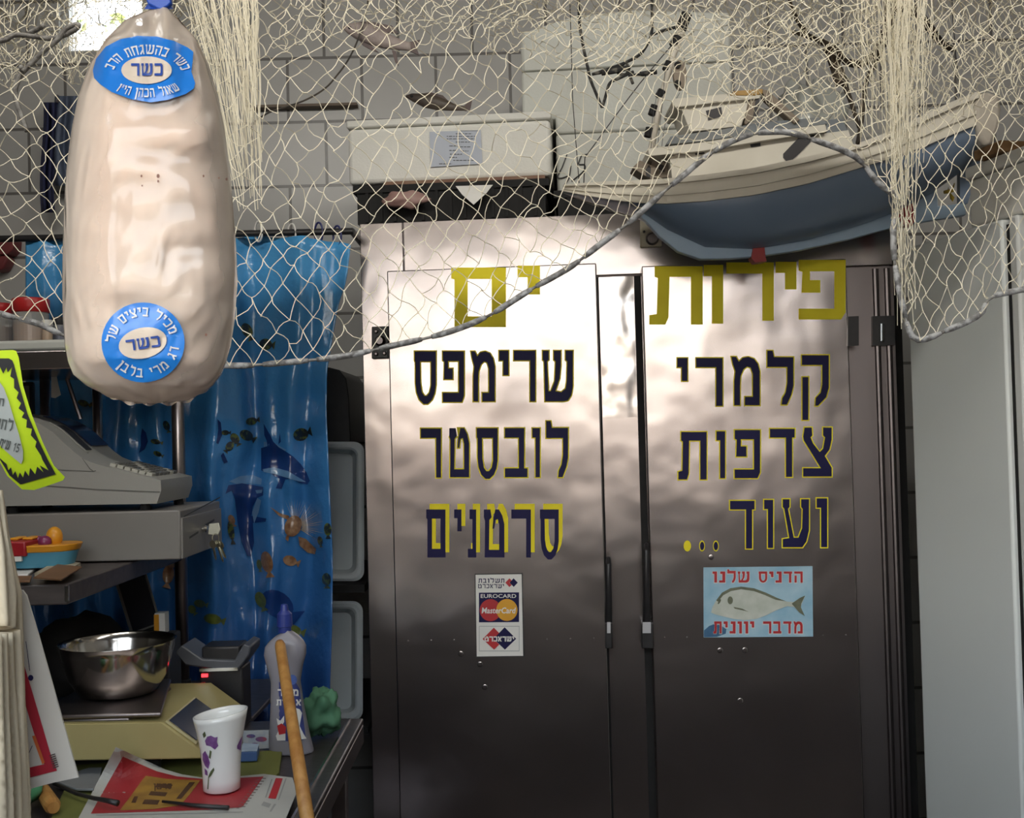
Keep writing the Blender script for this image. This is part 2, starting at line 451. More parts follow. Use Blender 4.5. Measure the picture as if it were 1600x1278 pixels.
fr.box((wx0, YB + .04, wz0), (wx0 + t, YB + .1, wz1)); fr.box((wx1 - t, YB + .04, wz0), (wx1, YB + .1, wz1))
fr.box((wx0 + t, YB + .04, wz0), (wx1 - t, YB + .1, wz0 + t)); fr.box((wx0 + t, YB + .04, wz1 - t), (wx1 - t, YB + .1, wz1))
fr.build('window_frame', WHITEPAINT, win)
MB().box((wx0 + t, YB + .065, wz0 + t), (wx1 - t, YB + .07, wz1 - t)).build('pane', GLASS, win)
# leaves outside that window
LEAF = M('sunlit_leaves', (0.16, 0.24, 0.05), 0.5, col2=(0.30, 0.36, 0.12), nscale=12)
lf = MB()
for i in range(520):
    c = Vector((R.uniform(wx0 - .5, wx1 + .5), YB + R.uniform(.7, 1.2), R.uniform(wz0 - .4, wz1 + .5)))
    a = Vector((R.gauss(0, 1), R.gauss(0, 1), R.gauss(0, 1))).normalized(); b = a.orthogonal().normalized(); c2 = a.cross(b)
    l = R.uniform(.02, .045)
    lf.add([c - b * l, c + c2 * l * .45 + a * .004, c + b * l, c - c2 * l * .45 + a * .004], [(0, 1, 2), (0, 2, 3)])
tag(lf.build('tree_foliage', LEAF), 'leaves of a tree outside the small high window', 'foliage', kind='stuff')

# unseen ceiling lamps, added to brighten the upper wall and boxes
LAMPW = M('added_lamp_tube', (1.0, 0.97, 0.90), .4, emit=6.0)
def lamp(x, y, label):
    t_ = thing('added_lamp', (x, y, ZC - .13), label, 'lamp', 'added ceiling lamps')
    MB().box((x - .62, y - .05, ZC - .05), (x + .62, y + .05, ZC - .001)).build('housing', WHITEPAINT, t_, bevel=.004)
    for sx_ in (-.6, .6): MB().box((x + sx_ - .01, y - .02, ZC - .10), (x + sx_ + .01, y + .02, ZC - .05)).build('socket', WHITEPAINT, t_)
    MB().tube([(x - .59, y, ZC - .085), (x + .59, y, ZC - .085)], .013, 12).build('tube', LAMPW, t_, smooth=True)
    ld = bpy.data.lights.new('added_lamp_light', 'AREA'); ld.shape = 'RECTANGLE'; ld.size = 1.18; ld.size_y = .06; ld.energy = LAMP_POWER; ld.color = (1.0, 0.96, 0.88)
    lo_ = bpy.data.objects.new('added_lamp_light', ld); COL.objects.link(lo_); lo_.parent = t_
    lo_.location = (0, 0, .02); lo_.rotation_euler = Vector((0, .95, -.32)).to_track_quat('-Z', 'Y').to_euler()
LAMP_POWER = 9
lamp(-.75, 1.15, 'added unseen fluorescent lamp over the left of the shop front')
lamp(.75, 1.15, 'added unseen fluorescent lamp over the right of the shop front')

# ------------------------------------------------------------------ the steel refrigerator
YAW = math.radians(-4.175)
DH = Vector((math.cos(YAW), math.sin(YAW), 0)); DN = Vector((math.sin(YAW), -math.cos(YAW), 0)); Q0 = Vector((0, 2.85, 0))
def F(px, py, off=0.0): return PN(px, py, Q0 + DN * off, DN)
def FU(px, py, off=0.0): return (F(px, py, off) - Q0).dot(DH)
def FO(u, d, z): return Q0 + DH * u + DN * d + Vector((0, 0, z))
def FB(mb, u0, u1, d0, d1, z0, z1):
    return mb.hexa([FO(u0, d0, z0), FO(u1, d0, z0), FO(u1, d0, z1), FO(u0, d0, z1)], DN * (d1 - d0))
zt = F(800, 340).z
uL, uR = FU(563, 400), FU(1396, 470)
fridge = thing('refrigerator', FO((uL + uR) / 2, -.36, 0), 'tall two-door stainless steel refrigerator with yellow and navy Hebrew lettering', 'refrigerator')
FB(MB(), uL + .004, uR - .004, -.72, -.012, .1, zt).build('body', STEEL_DARK, fridge)
for uu in (uL + .05, uR - .09):
    for dd in (-.66, -.1):
        FB(MB(), uu, uu + .04, dd, dd + .04, 0, .1).build('foot', BLACK, fridge)
uS = FU(630, 380)                               # joint in the header
uA, uB_, uC, uD = FU(611, 700, .045), FU(938, 640, .045), FU(1009, 640, .045), FU(1335, 800, .045)
zh = F(760, 419).z
FB(MB(), uL, uS - .0015, -.012, 0, .1, zt).build('left_stile', STEEL, fridge, bevel=.002)
FB(MB(), uS + .0015, uR, -.012, 0.002, zh - .03, zt).build('header_panel', STEEL, fridge, bevel=.002)
mul = FB(MB(), uB_ - .03, uC + .03, -.012, .006, .1, zh - .034).build('mullion', STEEL, fridge, bevel=.002)
zfb = F(968, 652).z
fl_ = MB().grid(lambda u, v: FO(uB_ + .006 + (uC - uB_ - .026) * u, .0085 + .002 * nz(u * 3, v * 6, 1) + .0025 * math.sin(math.pi * u), zfb + (zh - .036 - zfb) * v), 14, 40).build('plastic_film', STEEL_FILM, mul, smooth=True)
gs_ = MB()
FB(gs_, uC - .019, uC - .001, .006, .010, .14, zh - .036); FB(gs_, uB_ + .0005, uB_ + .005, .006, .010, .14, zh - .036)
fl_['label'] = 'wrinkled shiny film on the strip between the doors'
gs_.build('door_gap_shade', BLACKM, mul)  # black strips standing in for the shade in the gaps beside the doors
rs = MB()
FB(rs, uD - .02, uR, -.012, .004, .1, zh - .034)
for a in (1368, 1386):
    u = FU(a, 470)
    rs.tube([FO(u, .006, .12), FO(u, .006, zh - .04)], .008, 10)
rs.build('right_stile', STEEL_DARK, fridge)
MB().hexa([FO(uR + .001, -.7, .02), FO(uR + .03, -.7, .02), FO(uR + .03, -.7, zt - .09), FO(uR + .001, -.7, zt - .09)], DN * .66).build('side_gap_shade', BLACKM, fridge)  # black sheet in place of the shadow between refrigerator and freezer
DO = .045
zseam = F(800, 999, DO).z
doors = []
for (u0, u1, tl) in ((uA, uB_, F(770, 417, DO).z), (uC, uD, F(1160, 410, DO).z)):
    d = MB()
    FB(d, u0, u1, .012, DO, .14, tl)
    dn = d.build('door', STEEL, fridge, bevel=.003)
    rv = MB()
    for k in range(9): rv.lathe([(.0022, -.0005), (.0018, .0006), (.0005, .0011)], FO(u0 + (u1 - u0) * (.06 + .11 * k), DO, zseam + .0004 * (k % 3)), 8, DN)
    for (a_, b_) in ((.40, -.062), (.42, -.12), (.31, -.035)) if not doors else ((.33, -.034), (.45, -.034), (.30, .20), (.42, -.16)): rv.lathe([(.009, -.0002), (.005, .0003), (.0015, .0005)], FO(u0 + (u1 - u0) * a_, DO, zseam + b_), 14, DN)
    rv.build('rivet_row', STEEL, dn, smooth=True)
    g = FB(MB(), u0 + .01, u1 - .01, .003, .012, .15, tl - .01).build('gasket', BLACKM, dn)
    doors.append(dn)
LO = DO + .0012
mpd = lambda x, y: F(x, y, LO)
mpd2 = lambda x, y: F(x, y, LO + .0006)
mpd3 = lambda x, y: F(x, y, LO + .0012)
mpd4 = lambda x, y: F(x, y, LO + .0018)
# rows of letters, each letter in its own box
big_r = [('ת', 1014.5, 1098, 416, 507), ('ו', 1099.6, 1130, 414, 505.5), ('ר', 1135, 1209, 410, 501), ('י', 1212, 1244.5, 409, 452), ('פ', 1248, 1321.4, 406, 499)]
big_l = [('ם', 705, 790.5, 418, 511), ('י', 808.6, 843.7, 415, 460)]
row_l1 = [('ס', 648, 681, 549, 631), ('פ', 692, 725, 549, 628), ('מ', 736, 773, 549, 627), ('י', 780, 794.5, 548, 586), ('ר', 803, 836.5, 548, 627), ('ש', 848, 895, 548, 627)]
row_l2 = [('ר', 657.6, 689, 669.5, 746), ('ט', 702, 733, 669, 745.5), ('ס', 745, 777.5, 669, 748), ('ב', 789, 824, 669, 745.5), ('ו', 832, 843.5, 669, 745.5), ('ל', 853.5, 887.6, 658, 745.5)]
row_l3 = [('ם', 666, 696, 796, 871), ('י', 709.5, 721, 796, 830), ('נ', 731, 744, 796, 871), ('ט', 756, 788, 796, 871), ('ר', 799, 829.5, 796, 871), ('ס', 843.6, 873, 796, 874)]
row_r1 = [('י', 1058.5, 1074, 559.5, 595), ('ר', 1088, 1129, 559.5, 634), ('מ', 1143, 1187, 557.6, 633), ('ל', 1199, 1239.6, 548, 632), ('ק', 1253, 1295, 555, 656)]
row_r2 = [('ת', 1060, 1104, 675, 749), ('ו', 1119.5, 1133, 674, 747), ('פ', 1148, 1187.6, 672, 747), ('ד', 1203, 1241.6, 670, 745), ('צ', 1255, 1299.5, 668, 744.5)]
row_r3 = [('ד', 1140.7, 1179, 782.5, 857), ('ו', 1194, 1208, 781, 856), ('ע', 1223, 1264, 780, 855), ('ו', 1276, 1292.5, 778.6, 855)]
def rows(lst, mat, mp, parent, grow=0.0, dx=0, dy=0, extra=None):
    m_ = MB()
    for c, x0, x1, y0, y1 in lst: glyph(m_, c, x0 + dx, x1 + dx, y0 + dy, y1 + dy, mp, grow)
    for e in extra or []: m_.poly([patch(e, mp)])
    return m_.build('lettering', mat, parent)
for lst, dr in ((big_l, doors[0]), (big_r, doors[1])): rows(lst, YELLOW, mpd, dr)
for lst, dr in ((row_l1, doors[0]), (row_l2, doors[0]), (row_r1, doors[1]), (row_r2, doors[1])):
    rows(lst, YELLOW, mpd, dr, 1.7)
    rows(lst, NAVY, mpd2, dr)
rows(row_l3, YELLOW, mpd, doors[0], .4, 5.6, -8.5)
rows(row_l3, NAVY, mpd2, doors[0])
dots = [(1074, 853), (1097, 853), (1118.5, 853)]
rows(row_r3, YELLOW, mpd, doors[1], 1.7)
rows(row_r3, NAVY, mpd2, doors[1])
for i, (x, y) in enumerate(dots):
    MB().poly([patch(ellipse(x, y, 4.6 + (1.2 if i == 0 else 0), 8.6, 18), mpd)]).build('lettering_dot', YELLOW, doors[1])
    if i: MB().poly([patch(ellipse(x, y, 3.4, 6.6, 18), mpd2)]).build('lettering_dot', NAVY, doors[1])

def rect(x0, y0, x1, y1, sk=0.0): return [(x0, y0), (x1, y0 - sk), (x1, y1 - sk), (x0, y1)]
# payment card sticker on the left door
st = MB().poly([patch([(741.5, 896.5), (816.5, 895.5), (819, 1026), (743.5, 1027)], mpd)]).build('card_sticker', BLACKP, doors[0]); st['label'] = 'payment card sticker with black border'
def sub(mat, fn, mp, nm='print', parent=None):
    m_ = MB(); fn(m_, mp); return m_.build(nm, mat, parent)
def P1(m_, mp): m_.poly([patch([(743, 898), (815, 897), (817.4, 1024.6), (745, 1025.6)], mp)])
sub(WHITEP, P1, mpd2, 'sticker_print', doors[0])
def P2(m_, mp):
    m_.poly([patch(rect(748.3, 926, 811, 972.4, .6), mp)])
    heb(m_, 'תשלובת', 747.5, 788, 904, 910.6, mp); heb(m_, 'ישראכרט', 747, 787.5, 912.5, 919, mp)
    m_.poly([patch([(802.5, 903.5), (809, 910.3), (802.7, 917), (796.2, 910.3)], mp)])
    m_.poly([patch([(788.5, 980), (806.5, 998), (789, 1015), (771, 998)], mp)])
sub(NAVY, P2, mpd3, 'sticker_print', doors[0])
def P3(m_, mp):
    m_.poly([patch(ellipse(766.3, 953.3, 16.8, 17.2, 32), mp)])
    m_.poly([patch([(796, 903.5), (799.5, 907), (796, 910.3), (799.5, 914), (796, 917.2), (789.5, 910.3)], mp)])
    m_.poly([patch([(771.5, 980.6), (780, 989), (771, 998), (780, 1007), (772, 1015), (754, 998.3)], mp)])
sub(REDP, P3, mpd4, 'sticker_print', doors[0])
def P4(m_, mp): m_.poly([patch(ellipse(792, 953, 16.6, 17.2, 32), mp)])
sub(M('amber_print', (.70, .35, .02), .45, col2=(.62, .3, .02)), P4, lambda x, y: F(x, y, LO + .0021), 'sticker_print', doors[0])
def P5(m_, mp):
    latin(m_, 'EUROCARD', 751, 806.5, 928.2, 934.2, mp, .012)
    latin(m_, 'MasterCard', 752.5, 806, 949, 958.4, mp, .02, .15)
    heb(m_, 'ישראכרט', 757, 803, 994.5, 1002, mp, .3)
sub(WHITEP, P5, lambda x, y: F(x, y, LO + .0026), 'sticker_print', doors[0])
def P5b(m_, mp):
    for a in ((748.5, 978, 811.6, 979), (748.5, 1016.5, 811.6, 1017.5), (748.5, 978, 749.3, 1017.5), (810.8, 978, 811.6, 1017.5)): m_.poly([patch(rect(*a), mp)])
sub(M('grey_print', (.4, .4, .4), .5, col2=(.35, .35, .35)), P5b, mpd3, 'sticker_print', doors[0])
# fish sticker on the right door
SKY = M('pale_blue_print', (0.26, 0.47, 0.62), 0.3, col2=(0.44, 0.62, 0.72), nscale=16, ramp=(.3, .7))
fs = MB().poly([patch([(1099, 886.5), (1269.5, 884.5), (1270.5, 994.5), (1099.5, 996)], mpd)]).build('fish_sticker', SKY, doors[1]); fs['label'] = 'blue sticker picturing a silver fish with red Hebrew words'
def Q1(m_, mp):
    m_.poly([patch([(1100, 985), (1108, 978), (1116, 975), (1126, 977), (1135, 983), (1134, 990), (1120, 995), (1100, 995.5)], mp)])
sub(M('deep_blue_print', (.05, .13, .25), .3, col2=(.09, .2, .33), nscale=30), Q1, mpd2, 'sticker_print', doors[1])
def Q2a(m_, mp):
    heb(m_, 'הדניס שלנו', 1113.5, 1254, 893.5, 910.5, mp, .9); heb(m_, 'מדבר יוונית', 1115, 1254, 971.5, 990, mp, .9)
sub(WHITEP, Q2a, mpd2, 'sticker_print', doors[1])
def Q2(m_, mp):
    heb(m_, 'הדניס שלנו', 1113.5, 1254, 893, 910, mp, .2); heb(m_, 'מדבר יוונית', 1115, 1254, 971, 989.5, mp, .2)
sub(REDP, Q2, mpd3, 'sticker_print', doors[1])
body = [(1111, 957), (1113, 949), (1119, 938), (1128, 926), (1141, 919), (1158, 916.5), (1178, 919), (1197, 926), (1214, 934), (1230, 940), (1240, 940.5), (1250, 934), (1258, 931), (1253, 943), (1251, 949), (1257, 962), (1249, 957), (1241, 948.5), (1230, 947), (1214, 953), (1198, 961), (1182, 967), (1164, 969), (1146, 967), (1130, 963), (1118, 960)]
def Q3(m_, mp): m_.poly([patch(body, mp)])
sub(M('silver_fish_print', (.62, .64, .58), .3, col2=(.5, .54, .47), nscale=26), Q3, mpd3, 'sticker_print', doors[1])
def Q4(m_, mp):
    back = [(1119, 938), (1128, 926), (1141, 919), (1158, 916.5), (1178, 919), (1197, 926), (1214, 934), (1228, 939.5), (1212, 937), (1196, 930), (1178, 923.5), (1158, 920.5), (1142, 923.5), (1130, 930), (1122, 940)]
    m_.poly([patch(back, mp)])
    m_.poly([patch([(1237, 943), (1250, 934), (1258, 930.5), (1252, 943), (1251.5, 949), (1257.5, 962.5), (1249, 957)], mp)])
    m_.poly([patch(ellipse(1141, 938, 4.2, 6.2, 18), mp)]); m_.poly([patch(ellipse(1124, 940, 1.6, 4.5, 12, .5), mp)])
    m_.poly([patch([(1146, 948), (1160, 951), (1170, 956), (1160, 953.5), (1148, 951)], mp)])
sub(M('dark_olive_print', (.10, .11, .07), .4, col2=(.17, .18, .12), nscale=30), Q4, mpd4, 'sticker_print', doors[1])
# lock badge on the header
bd = MB().hexa([F(1000, 388, .0025), F(1034, 386, .0025), F(1034, 340, .0025), F(1000, 342, .0025)], DN * .008).build('lock_badge', M('aged_cream_plastic', (.50, .46, .36), .5, col2=(.42, .38, .28)), fridge, bevel=.003)
bd['label'] = 'cream lock badge with round dial'
MB().lathe([(.017, 0), (.017, .006), (.0135, .010), (.012, .007), (.001, .007)], F(1019, 373, .0105), 28, DN).build('dial', STEEL_DARK, bd)
MB().lathe([(.003, 0), (.003, .003)], F(1002.5 + 4, 362, .0105), 10, DN).build('screw', BLACK, bd)
# hinges
hg = MB()
h00 = MB().hexa([F(582, 561, .001), F(608, 560, .001), F(608, 510, .001), F(582, 511, .001)], DN * .012).build('hinge', BLACK, fridge, bevel=.002)
h00['label'] = 'dark left hinge with round bolts'
for (x, y) in ((588, 518), (600, 517), (588, 553), (601, 552)): hg.lathe([(.0055, 0), (.0055, .005), (.003, .007)], F(x, y, .013), 12, DN)
hg.lathe([(.014, 0), (.014, .012), (.009, .02)], F(595, 533, .013), 18, DN)
hg.build('hinge_bolts', STEEL_DARK, h00)
hg = MB()
hg.hexa([F(1324, 541, DO + .001), F(1341, 540, DO + .001), F(1341, 494, DO + .001), F(1324, 495, DO + .001)], DN * .006)
hg.build('hinge', BLACK, fridge)
hg = MB()
hg.hexa([F(1361, 541, .003), F(1396, 540, .003), F(1396, 494, .003), F(1361, 495, .003)], DN * .016)
h2 = hg.build('hinge', BLACK, fridge)
MB().tube([F(1378, 533, .024), F(1378, 506, .024)], .007, 12).build('hinge_pin', CHROME, h2)
# lever handles
for (xa, xb, y0, ym, y1, lab, dr) in ((945.5, 956, 872, 968, 1006, 'black lever handle of the left door', doors[0]), (1001, 1019, 850, 968, 1006, 'black lever handle of the right door', doors[1])):
    hx = MB()
    o = DO + .002
    hx.hexa([F(xa, y1, .008), F(xb, y1, .008), F(xb, ym, .008), F(xa, ym, .008)], DN * .06)
    hx.tube([F((xa + xb) / 2, ym + 4, .055), F((xa + xb) / 2, (ym + y0) / 2, .078), F((xa + xb) / 2, y0 + 10, .075), F((xa + xb) / 2, y0, .055)], [.010, .008, .008, .006], 10)
    ho = hx.build('handle', BLACK, dr, bevel=.002); ho['label'] = lab
    MB().hexa([F(xa + 3, 989, .0685), F(xb - 2, 989, .0685), F(xb - 2, 972, .0685), F(xa + 3, 972, .0685)], DN * .002).build('handle_badge', M('pale_handle_badge', (.5, .5, .52), .4, col2=(.45, .45, .47)), ho)

# ------------------------------------------------------------------ white freezer on the right with the box and plank on top
pa, pb = P(1564, 342, 2.3), P(1416, 400, 2.645)
zF = pa.z
FD = Vector((pb.x - pa.x, pb.y - pa.y, 0)); Lf = FD.length; FD.normalize()      # along its left side, away from us
FE = Vector((FD.y, -FD.x, 0))                                                   # along its front, to the right
def ZO(a, b, z): return Vector((pa.x, pa.y, 0)) + FE * a + FD * b + Vector((0, 0, z))
def ZB(mb, a0, a1, b0, b1, z0, z1):
    return mb.hexa([ZO(a0, b0, z0), ZO(a1, b0, z0), ZO(a1, b0, z1), ZO(a0, b0, z1)], FD * (b1 - b0))
GREYPAN = M('pale_grey_enamel', (0.74, 0.77, 0.755), 0.42, col2=(0.70, 0.73, 0.71), nscale=1.2)
fz = thing('freezer', ZO(.3, .18, 0), 'tall pale grey freezer standing right of the steel refrigerator', 'freezer')
ZB(MB(), 0, .56, 0, Lf, .06, zF).build('cabinet', GREYPAN, fz, bevel=.006)
ZB(MB(), .012, .55, -.014, 0, .1, zF - .012).build('gasket', BLACKM, fz)
ZB(MB(), .006, .56, -.042, -.014, .1, zF + .002).build('door', WHITEPAINT, fz, bevel=.006)
for x in (.04, .46):
    for y in (.04, Lf - .08): ZB(MB(), x, x + .04, y, y + .04, 0, .06).build('foot', BLACK, fz)
bz1 = P(1572, 227, 2.23).z
fb = thing('storage_box', ZO(.3, .05, zF + .003), 'white box on top of the grey freezer, at the right end of the net', 'box')
ZB(MB(), .012, .5, -.07, .12, zF + .003, bz1 - .03).build('body', FOAM, fb, bevel=.006)
ZB(MB(), .006, .506, -.076, .126, bz1 - .029, bz1).build('lid', FOAM, fb, bevel=.005)
WOOD = M('brown_plank_wood', (0.30, 0.17, 0.07), 0.6, col2=(0.20, 0.105, 0.04), nscale=6, stretch=(1, 8, 8), bump=.1, bscale=20)
pk = MB(); ZB(pk, -.01, .45, -.02, .07, bz1 + .001, bz1 + .024)
tag(pk.build('wooden_plank', WOOD, bevel=.003), 'brown wooden plank lying on the white box above the freezer', 'plank')

# ------------------------------------------------------------------ boxes stacked on the refrigerator
def face(pts, q, yaw):
    n = Vector((math.sin(yaw), -math.cos(yaw), 0))
    return [PN(x, y, q, n) for x, y in pts], n
YB1 = math.radians(-4.6)
q1 = P(545, 290, 2.93)
zb1 = q1.z
f1, n1 = face([(545, 290), (862, 273), (861, 171), (542, 191)], q1, YB1)
hdir = (f1[1] - f1[0]); hdir.z = 0; L1 = hdir.length; hdir.normalize()
ztop1 = (f1[2].z + f1[3].z) / 2; zb1 = (f1[0].z + f1[1].z) / 2
def obox(mb, org, hd, nn, u0, u1, d0, d1, z0, z1):
    a = [org + hd * u0 + nn * d0, org + hd * u1 + nn * d0, org + hd * u1 + nn * d0, org + hd * u0 + nn * d0]
    for i, z in enumerate((z0, z0, z1, z1)): a[i].z = z
    return mb.hexa(a, nn * (d1 - d0))
fb1 = thing('polystyrene_box', f1[0] + hdir * L1 / 2 - n1 * .2 + Vector((0, 0, zb1 - f1[0].z)), 'white polystyrene box with a pale blue printed label, on the refrigerator', 'box', 'polystyrene boxes on the refrigerator')
obox(MB(), f1[0], hdir, n1, 0, L1, -.42, 0, zb1, ztop1 - .022).build('body', FOAM, fb1, bevel=.012, seg=3)
obox(MB(), f1[0], hdir, n1, -.003, L1 + .003, -.423, .003, ztop1 - .021, ztop1).build('lid', FOAM, fb1, bevel=.005)
mpl = lambda x, y: PN(x, y, f1[0] + n1 * .0045, n1)
mpl2 = lambda x, y: PN(x, y, f1[0] + n1 * .0055, n1)
LBL = M('pale_blue_label_paper', (0.50, 0.54, 0.62), 0.6, col2=(.46, .5, .58))
pl = MB().poly([patch([(671, 206), (751, 203), (754, 256), (673, 261)], mpl)]).build('label', LBL, fb1)
tx = MB()
rl = random.Random(3)
latin(tx, '...........................', 718, 748, 203.8, 204.8, mpl2, .02)
for k, (xa, xb, yy) in enumerate(((712, 738, 209), (698, 744, 213), (698, 742, 217), (712, 734, 222), (702, 714, 228), (718, 736, 229.5), (702, 713, 235), (720, 732, 236), (703, 722, 241), (702, 714, 246), (708, 740, 250.5), (686, 706, 256))):
    x = xa
    while x < xb:
        w = rl.uniform(2, 6)
        tx.poly([patch(rect(x, yy - .5, min(x + w, xb), yy + .5 , .1), mpl2)])
        x += w + 1.2
tx.build('label_print', BLACKP, pl)

# black trays under the boxes
zsur = zt + .002
tr = thing('black_tray', F(700, 330, -.2), 'flat black plastic tray under the labelled white polystyrene box', 'tray', 'black trays on the refrigerator')
uT0, uT1 = FU(550, 320), FU(858, 320)
def tray(root, u0, u1, d0, d1, z0, z1):
    m_ = MB()
    FB(m_, u0 + .01, u1 - .01, d0, d1, z0, z1 - .02)
    FB(m_, u0, u1, d0 - .006, d1 + .006, z1 - .02, z1 - .001)
    n = int((u1 - u0) / .035)
    for i in range(1, n): FB(m_, u0 + (u1 - u0) * i / n - .004, u0 + (u1 - u0) * i / n + .004, d1 - .001, d1 + .005, z0 + .004, z1 - .02)
    m_.build('tray_body', BLACKM, root)
tray(tr, uT0, uT1, -.45, -.02, zsur, zb1 - .012)
tr2 = thing('black_tray', F(930, 330, -.2), 'flat black plastic tray under the box marked with handwriting', 'tray', 'black trays on the refrigerator')
tray(tr2, uT1 + .012, FU(1075, 320), -.45, -.03, zsur, zsur + .07)
CARD = M('brown_red_cardboard', (.20, .10, .07), .8, col2=(.30, .2, .13), nscale=9)
cb = MB(); FB(cb, uT0 + .08, uT1 - .01, -.42, -.03, zb1 - .0115, zb1 - .001)
tag(cb.build('cardboard_sheet', CARD), 'brown cardboard sheet between the labelled white box and the black tray', 'cardboard')
def crumple(name, mat, c, sx, sy, sz, seed, label, cat, amp=.35, n=26, m=16, group=None):
    c = Vector(c)
    def fn(u, v):
        d = Vector((math.cos(2 * math.pi * u) * math.sin(math.pi * v), math.sin(2 * math.pi * u) * math.sin(math.pi * v), -math.cos(math.pi * v)))
        r = 1 + amp * noise.noise(d * 1.7 + Vector((seed, 0, 0))) + amp * .6 * abs(noise.noise(d * 4 + Vector((0, seed, 0))))
        p = Vector((d.x * sx * r, d.y * sy * r, d.z * sz * r))
        return c + p
    ob = MB().grid(fn, n, m, True).build(name, mat, smooth=False)
    for p in ob.data.polygons: p.use_smooth = True
    return tag(ob, label, cat, group)
PINK = M('pinkish_wrapping', (.30, .17, .15), .5, col2=(.42, .27, .24), nscale=10)
crumple('crumpled_bag', PINK, F(634, 312, .012), .055, .018, .022, 2.0, 'pinkish crumpled bag poking out under the labelled white box', 'bag')
pw = MB().prism([F(712, 291, .018), F(770, 289, .018), F(760, 302, .026), F(740, 320, .03), F(722, 304, .026)], DN * .002)
tag(pw.build('paper_scrap', WHITEP), 'white paper flap hanging over the black tray below the labelled box', 'paper')

# second box, with 45 written on it, and the big one on top
q2 = P(868, 300, 2.96)
f2, n2 = face([(871, 302), (1150, 290), (1150, 178), (871, 178)], q2, math.radians(-4.2))
h2d = (f2[1] - f2[0]); h2d.z = 0; L2 = h2d.length; h2d.normalize()
zz0 = zsur + .072
zz1 = f2[3].z
fb2 = thing('polystyrene_box', f2[0] + h2d * L2 / 2 - n2 * .2 + Vector((0, 0, zz0 - f2[0].z)), 'greyish polystyrene box with 45 handwritten on it, behind the bow of the model boat', 'box', 'polystyrene boxes on the refrigerator')
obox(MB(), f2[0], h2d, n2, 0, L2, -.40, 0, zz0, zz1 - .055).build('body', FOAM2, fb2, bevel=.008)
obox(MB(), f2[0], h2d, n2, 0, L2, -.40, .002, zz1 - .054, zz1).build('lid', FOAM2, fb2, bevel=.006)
mp45 = lambda x, y: PN(x, y, f2[0] + n2 * .004, n2)
hw = MB()
for st_ in ([(886, 241), (878, 262), (871, 276), (878, 278), (889, 274)], [(892, 259), (889, 278), (883, 287), (881, 290)], [(917, 241), (908, 243)], [(908, 244), (904, 256), (913, 257), (914, 264), (907, 272), (893, 283)]):
    hw.tube([mp45(*p) for p in smooth_pts([Vector((a, b, 0)) for a, b in st_], 4) for p in [(p.x, p.y)]], .0016, 6)
hw.build('handwriting', BLACKP, fb2)['label'] = 'handwritten number 45 in dark ink'
q3 = P(815, 180, 3.02)
f3, n3 = face([(816, 178), (1146, 186), (1146, 32), (816, 52)], q3, math.radians(-4.2))
h3 = (f3[1] - f3[0]); h3.z = 0; L3 = h3.length; h3.normalize()
z30 = max(ztop1, zz1) + .002
z3 = lambda y: P(820, y, 3.02).z
fb3 = thing('polystyrene_box', f3[0] + h3 * L3 / 2 - n3 * .2 + Vector((0, 0, z30 - f3[0].z)), 'big greyish polystyrene box topmost in the stack, right under the hanging net', 'box', 'polystyrene boxes on the refrigerator')
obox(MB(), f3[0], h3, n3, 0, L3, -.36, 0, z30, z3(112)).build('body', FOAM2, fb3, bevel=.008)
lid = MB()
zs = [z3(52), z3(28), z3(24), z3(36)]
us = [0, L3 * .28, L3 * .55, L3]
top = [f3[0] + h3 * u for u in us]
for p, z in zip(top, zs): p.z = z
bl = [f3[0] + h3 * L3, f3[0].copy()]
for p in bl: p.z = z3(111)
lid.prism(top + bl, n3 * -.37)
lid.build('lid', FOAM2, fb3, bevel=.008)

# ------------------------------------------------------------------ the model boat hanging in front of the refrigerator top
HULL = M('blue_hull_paint', (0.14, 0.195, 0.28), 0.33, col2=(0.17, 0.225, 0.31), nscale=4, bump=.05, bscale=12, coat=.2)
KEELP = M('light_blue_keel_paint', (0.30, 0.41, 0.54), 0.45, col2=(0.35, 0.46, 0.58), nscale=10)
BOATW = M('yellowed_white_paint', (0.66, 0.62, 0.53), 0.45, col2=(0.58, 0.54, 0.45), nscale=7)
DECK = M('dusty_blue_grey_deck', (0.15, 0.17, 0.19), 0.7, col2=(0.20, 0.21, 0.21), nscale=10)
DUST = M('dusty_beige_stern', (0.44, 0.40, 0.34), 0.9, col2=(0.36, 0.32, 0.27), nscale=20)
REDB = M('red_paint', (0.35, 0.03, 0.03), 0.5, col2=(.28, .03, .03))
OCHRE = M('ochre_paint', (0.42, 0.24, 0.05), 0.5, col2=(.34, .19, .04))
BROWNB = M('dusty_brown_wood', (0.26, 0.21, 0.16), 0.7, col2=(.2, .16, .12), nscale=12)
YC = lambda px: 2.63 - .06 * (px - 880) / 680.0
